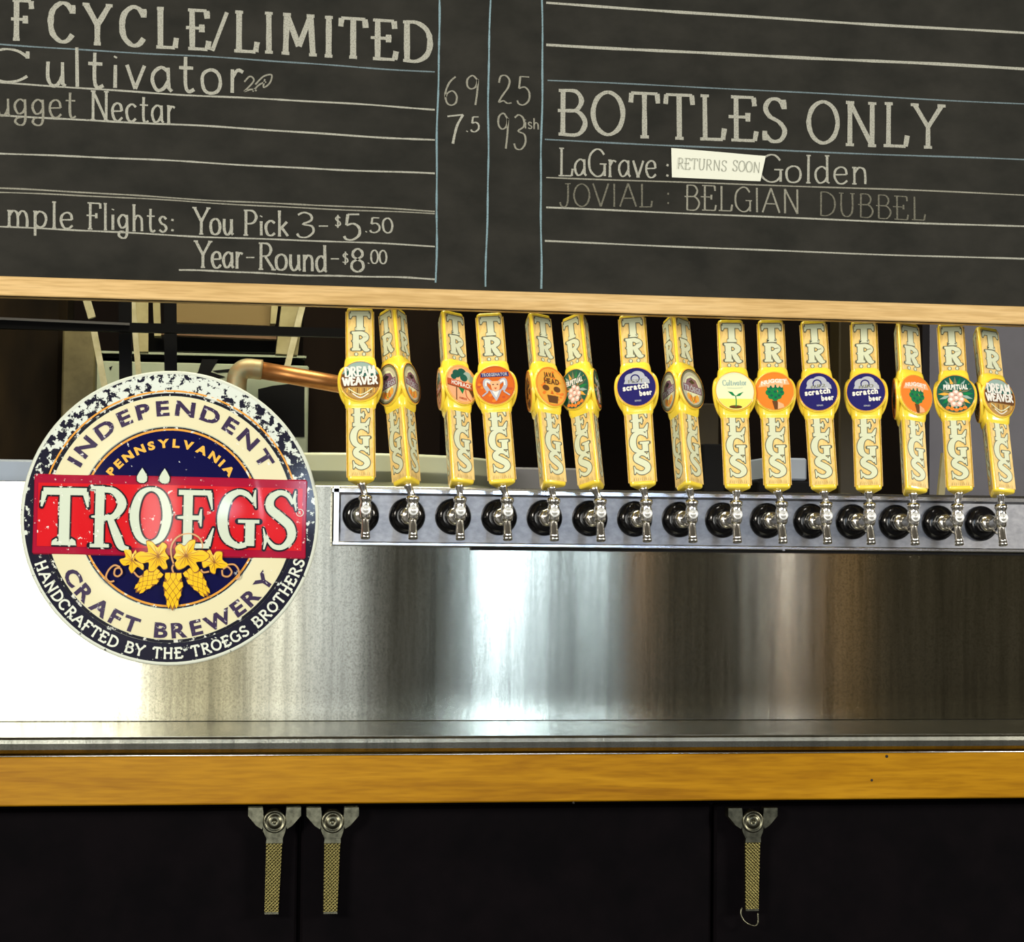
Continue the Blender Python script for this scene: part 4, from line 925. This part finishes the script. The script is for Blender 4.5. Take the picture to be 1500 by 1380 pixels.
# ================================================================ BACKGROUND
def quadbar(name, p0, p1, Y, wpx, depth, mt, label, cat, group=None, parent=None):
    a, b = at(*p0, Y), at(*p1, Y); s = (Y-CAM.y)/FPX; d = MB(); c_ = (a+b)/2
    d.bar(a-c_, b-c_, wpx*s, depth, mt); o = d.build(name, parent)
    if parent is None: o.location = c_; tag(o, label, cat, group)
    else: o.location = c_ - Vector(parent.location)
    return o
def slab(mb, x0, y0, x1, y1, Y, depth, mt, bev=0.0):
    a, b = at(x0, y0, Y), at(x1, y1, Y)
    if y1 >= 1000: b.z = -1.2
    if y0 < 390: a.z = 2.4
    mb.box((a.x, Y, min(a.z, b.z)), (b.x, Y+depth, max(a.z, b.z)), mt, bev); return mb
# black iron frame
fr = empty('iron_frame', at(220, 700, .55), 'black iron frame of posts and cross rail behind the round sign', 'frame')
def fpart(p0, p1, Y, wpx, dep, mt, nm): return quadbar(nm, p0, p1, Y, wpx, dep, mt, None, None, None, fr)
fpart((183, 380), (186, 800), .55, 18, .03, M_black, 'post'); fpart((249, 380), (252, 800), .56, 18, .03, M_black, 'post')
fpart((-40, 474), (540, 489), .52, 13, .02, M_black, 'cross_rail'); fpart((-40, 465), (190, 475), .51, 3.5, .006, mat('worn_steel_edge', (.18, .17, .16), .4, .6), 'edge_strip')
# column and tan panel far left
d = MB(); slab(d, -60, 380, 88, 1000, 1.35, .3, M_column, .02); tag(d.build('brown_column'), 'dark brown column behind the sign at the far left', 'column')
d = MB(); slab(d, 92, 478, 131, 1000, 1.25, .10, M_tan, .004); tag(d.build('tan_panel'), 'tan upright panel between brown column and mint cabinet', 'panel')
# mint equipment cabinet with hatch
ec = empty('equipment_cabinet', at(300, 800, 1.5), 'pale green equipment cabinet with cream hood frame and slanted struts behind the copper pipe', 'cabinet')
def epart(mb, nm): p = mb.build(nm, ec); p.location = -Vector(ec.location); return p
d = MB(); slab(d, 131, 528, 446, 1000, 1.5, .3, M_mint, .004); epart(d, 'body')
d = MB(); slab(d, 131, 515, 449, 523, 1.49, .3, M_mint, .003); epart(d, 'top_ledge')
d = MB(); slab(d, 131, 523, 446, 528, 1.505, .3, M_black); epart(d, 'shadow_gap')
m_ = lambda u, v, h: tuple(at(u, v, 1.5-h))
d = MB()
d.prism([(296, 526), (320, 526), (309, 545), (330, 552), (300, 560), (280, 552), (290, 545)], m_, -.001, .002, M_black); epart(d, 'dark_bracket')
d = MB(); d.prism([(378, 570), (400, 565), (446, 560), (446, 640), (380, 640)], m_, -.001, .003, M_black); epart(d, 'dark_bracket')
for P in ([(138, 538), (142, 536), (142, 542)], [(160, 538), (165, 536), (162, 543)], [(312, 543), (340, 540), (334, 545), (318, 546)]):
    d = MB(); d.prism(P, m_, -.001, .002, M_black); epart(d, 'vent_hole')
# open hatch hood above
hpart = epart
def trap(P, Y, dep, mt):
    d = MB(); vs = [at(x, y, Y) for x, y in P]; n = len(vs); d.add([tuple(v) for v in vs] + [(v.x, v.y+dep, v.z) for v in vs], [tuple(range(n)), tuple(range(n, 2*n))[::-1]] + [(i, n+i, n+(i+1) % n, (i+1) % n) for i in range(n)], mt); return d
hpart(trap([(258, 400), (412, 400), (398, 477), (258, 472)], 1.20, .04, mat('ochre_board', (.20, .135, .045), .6)), 'hood_panel')
hpart(trap([(196, 400), (217, 400), (217, 515), (202, 515)], 1.15, .05, M_cream), 'side_frame'); hpart(trap([(222, 400), (233, 400), (236, 492), (226, 492)], 1.17, .05, M_cream), 'side_frame')
hpart(trap([(236, 478), (405, 484), (405, 497), (236, 490)], 1.18, .04, mat('brown_lip', (.16, .085, .04), .6)), 'front_lip'); hpart(trap([(418, 400), (452, 400), (436, 520), (404, 518)], 1.15, .05, M_cream), 'side_frame'); hpart(trap([(400, 400), (414, 400), (404, 474), (396, 474)], 1.16, .05, M_cream), 'side_frame')
hpart(trap([(217, 490), (405, 495), (405, 516), (217, 514)], 1.24, .03, M_black), 'dark_opening')
M_strut = noisy('pale_strut', (.42, .38, .22), (.56, .52, .36), (30, 30, 30), .5)
for p0, p1, Y_, w_ in (((114, 395), (135, 466), 1.10, 11), ((136, 475), (156, 580), 1.12, 9), ((190, 395), (206, 580), 1.12, 8), ((456, 395), (420, 540), 1.12, 9)):
    quadbar('strut', p0, p1, Y_, w_, .02, M_strut, None, None, None, ec)
# copper pipe
YP = .42; pc = at(430, 545, YP)
cp = empty('copper_pipe', pc, 'thick copper pipe with tarnished elbow beside the leftmost tap', 'pipe')
sP = (YP-CAM.y)/FPX; e0 = at(375, 541, YP); e1 = at(548, 572, YP)
d = MB(); d.tube([e0-pc, at(460, 556.3, YP)-pc, e1-pc], .0172, M_copper, 20); d.build('pipe_run', cp)
d = MB(); pts = [e0+Vector((.012, 0, -.001)), at(362, 540, YP), at(352, 545, YP), at(347, 556, YP), at(346, 580, YP)]
d.tube([p-pc for p in cat_rom([tuple(p) for p in pts], 4) for p in [Vector(p)]], .0200, M_oldcopper, 18); d.build('elbow', cp)
d = MB(); d.tube([at(346, 578, YP)-pc, at(346, 700, YP)-pc], .0155, M_copper, 16); d.build('pipe_drop', cp)
# pale round vat behind the tower
cv = at(520, 690, .62); vt = empty('round_vat', (cv.x, .62, -1.2), 'broad pale green round vat behind the leftmost taps', 'vat')
zr = at(520, 662, .30).z+1.2; rv = .285
d = MB(); d.lathe([(rv-.004, 0), (rv-.004, zr-.04)], (0, 0, 0), (0, 0, 1), M_vat, 64); d.build('vat_body', vt)
d = MB(); d.lathe([(rv-.004, zr-.055), (rv, zr-.04), (rv+.004, zr-.038), (rv+.004, zr-.034), (rv+.002, zr-.030), (rv+.002, zr-.006), (rv, zr), (rv-.01, zr), (rv-.012, zr-.02)], (0, 0, 0), (0, 0, 1), M_vatrim, 64); d.build('vat_rim', vt)
# steel corner far left
d = MB(); slab(d, -40, 672, 44, 1000, .10, .25, mat('blue_grey_steel', (.24, .28, .34), .4, .3), .004); tag(d.build('steel_box'), 'blue-grey steel box corner at the left edge behind the sign', 'box')
# dark partitions and posts behind the taps
d = MB(); slab(d, 446, 380, 640, 1000, 1.6, .05, M_brown); tag(d.build('dark_partition'), 'near-black partition panel behind the leftmost taps', 'partition')
for k, (x0, x1, mt, lab) in enumerate(((1230, 1262, M_olive, 'olive brown post behind the taps with dark blue badges'), (1000, 1052, M_olive, 'dim olive post behind the seedling tap'))):
    d = MB(); slab(d, x0, 380 if k == 0 else 590, x1, 1000, 1.3, .08, mt, .004); tag(d.build('olive_post' if k == 0 else 'olive_box'), lab, 'post' if k == 0 else 'box')
d = MB(); slab(d, 1362, 380, 1560, 1000, 2.1, .06, M_greyblue); tag(d.build('grey_partition'), 'grey-blue partition behind the rightmost taps', 'partition')
d = MB(); slab(d, 1120, 670, 1182, 704, .9, .2, M_paleblue, .004); pb_ = d.build('pale_box'); d = MB(); slab(d, 1110, 704, 1192, 1000, .89, .22, M_black, .004); d.build('box_stand', pb_); tag(pb_, 'pale blue box glimpsed low between the taps in the middle right', 'box')
d = MB(); slab(d, 735, 684, 880, 1000, .60, .2, mat('dull_grey_crate', (.17, .17, .19), .5), .004); tag(d.build('grey_crate'), 'dull grey crate behind the goat face tap', 'crate')
d = MB(); slab(d, 1030, 650, 1060, 1000, .7, .1, M_black, .003); tag(d.build('black_box'), 'black box behind the seedling tap', 'box')
quadbar('wooden_stick', (1384, 664), (1340, 1100), .5, 10, .012, M_cream, 'pale wooden stick leaning behind the second tap from the right', 'stick')
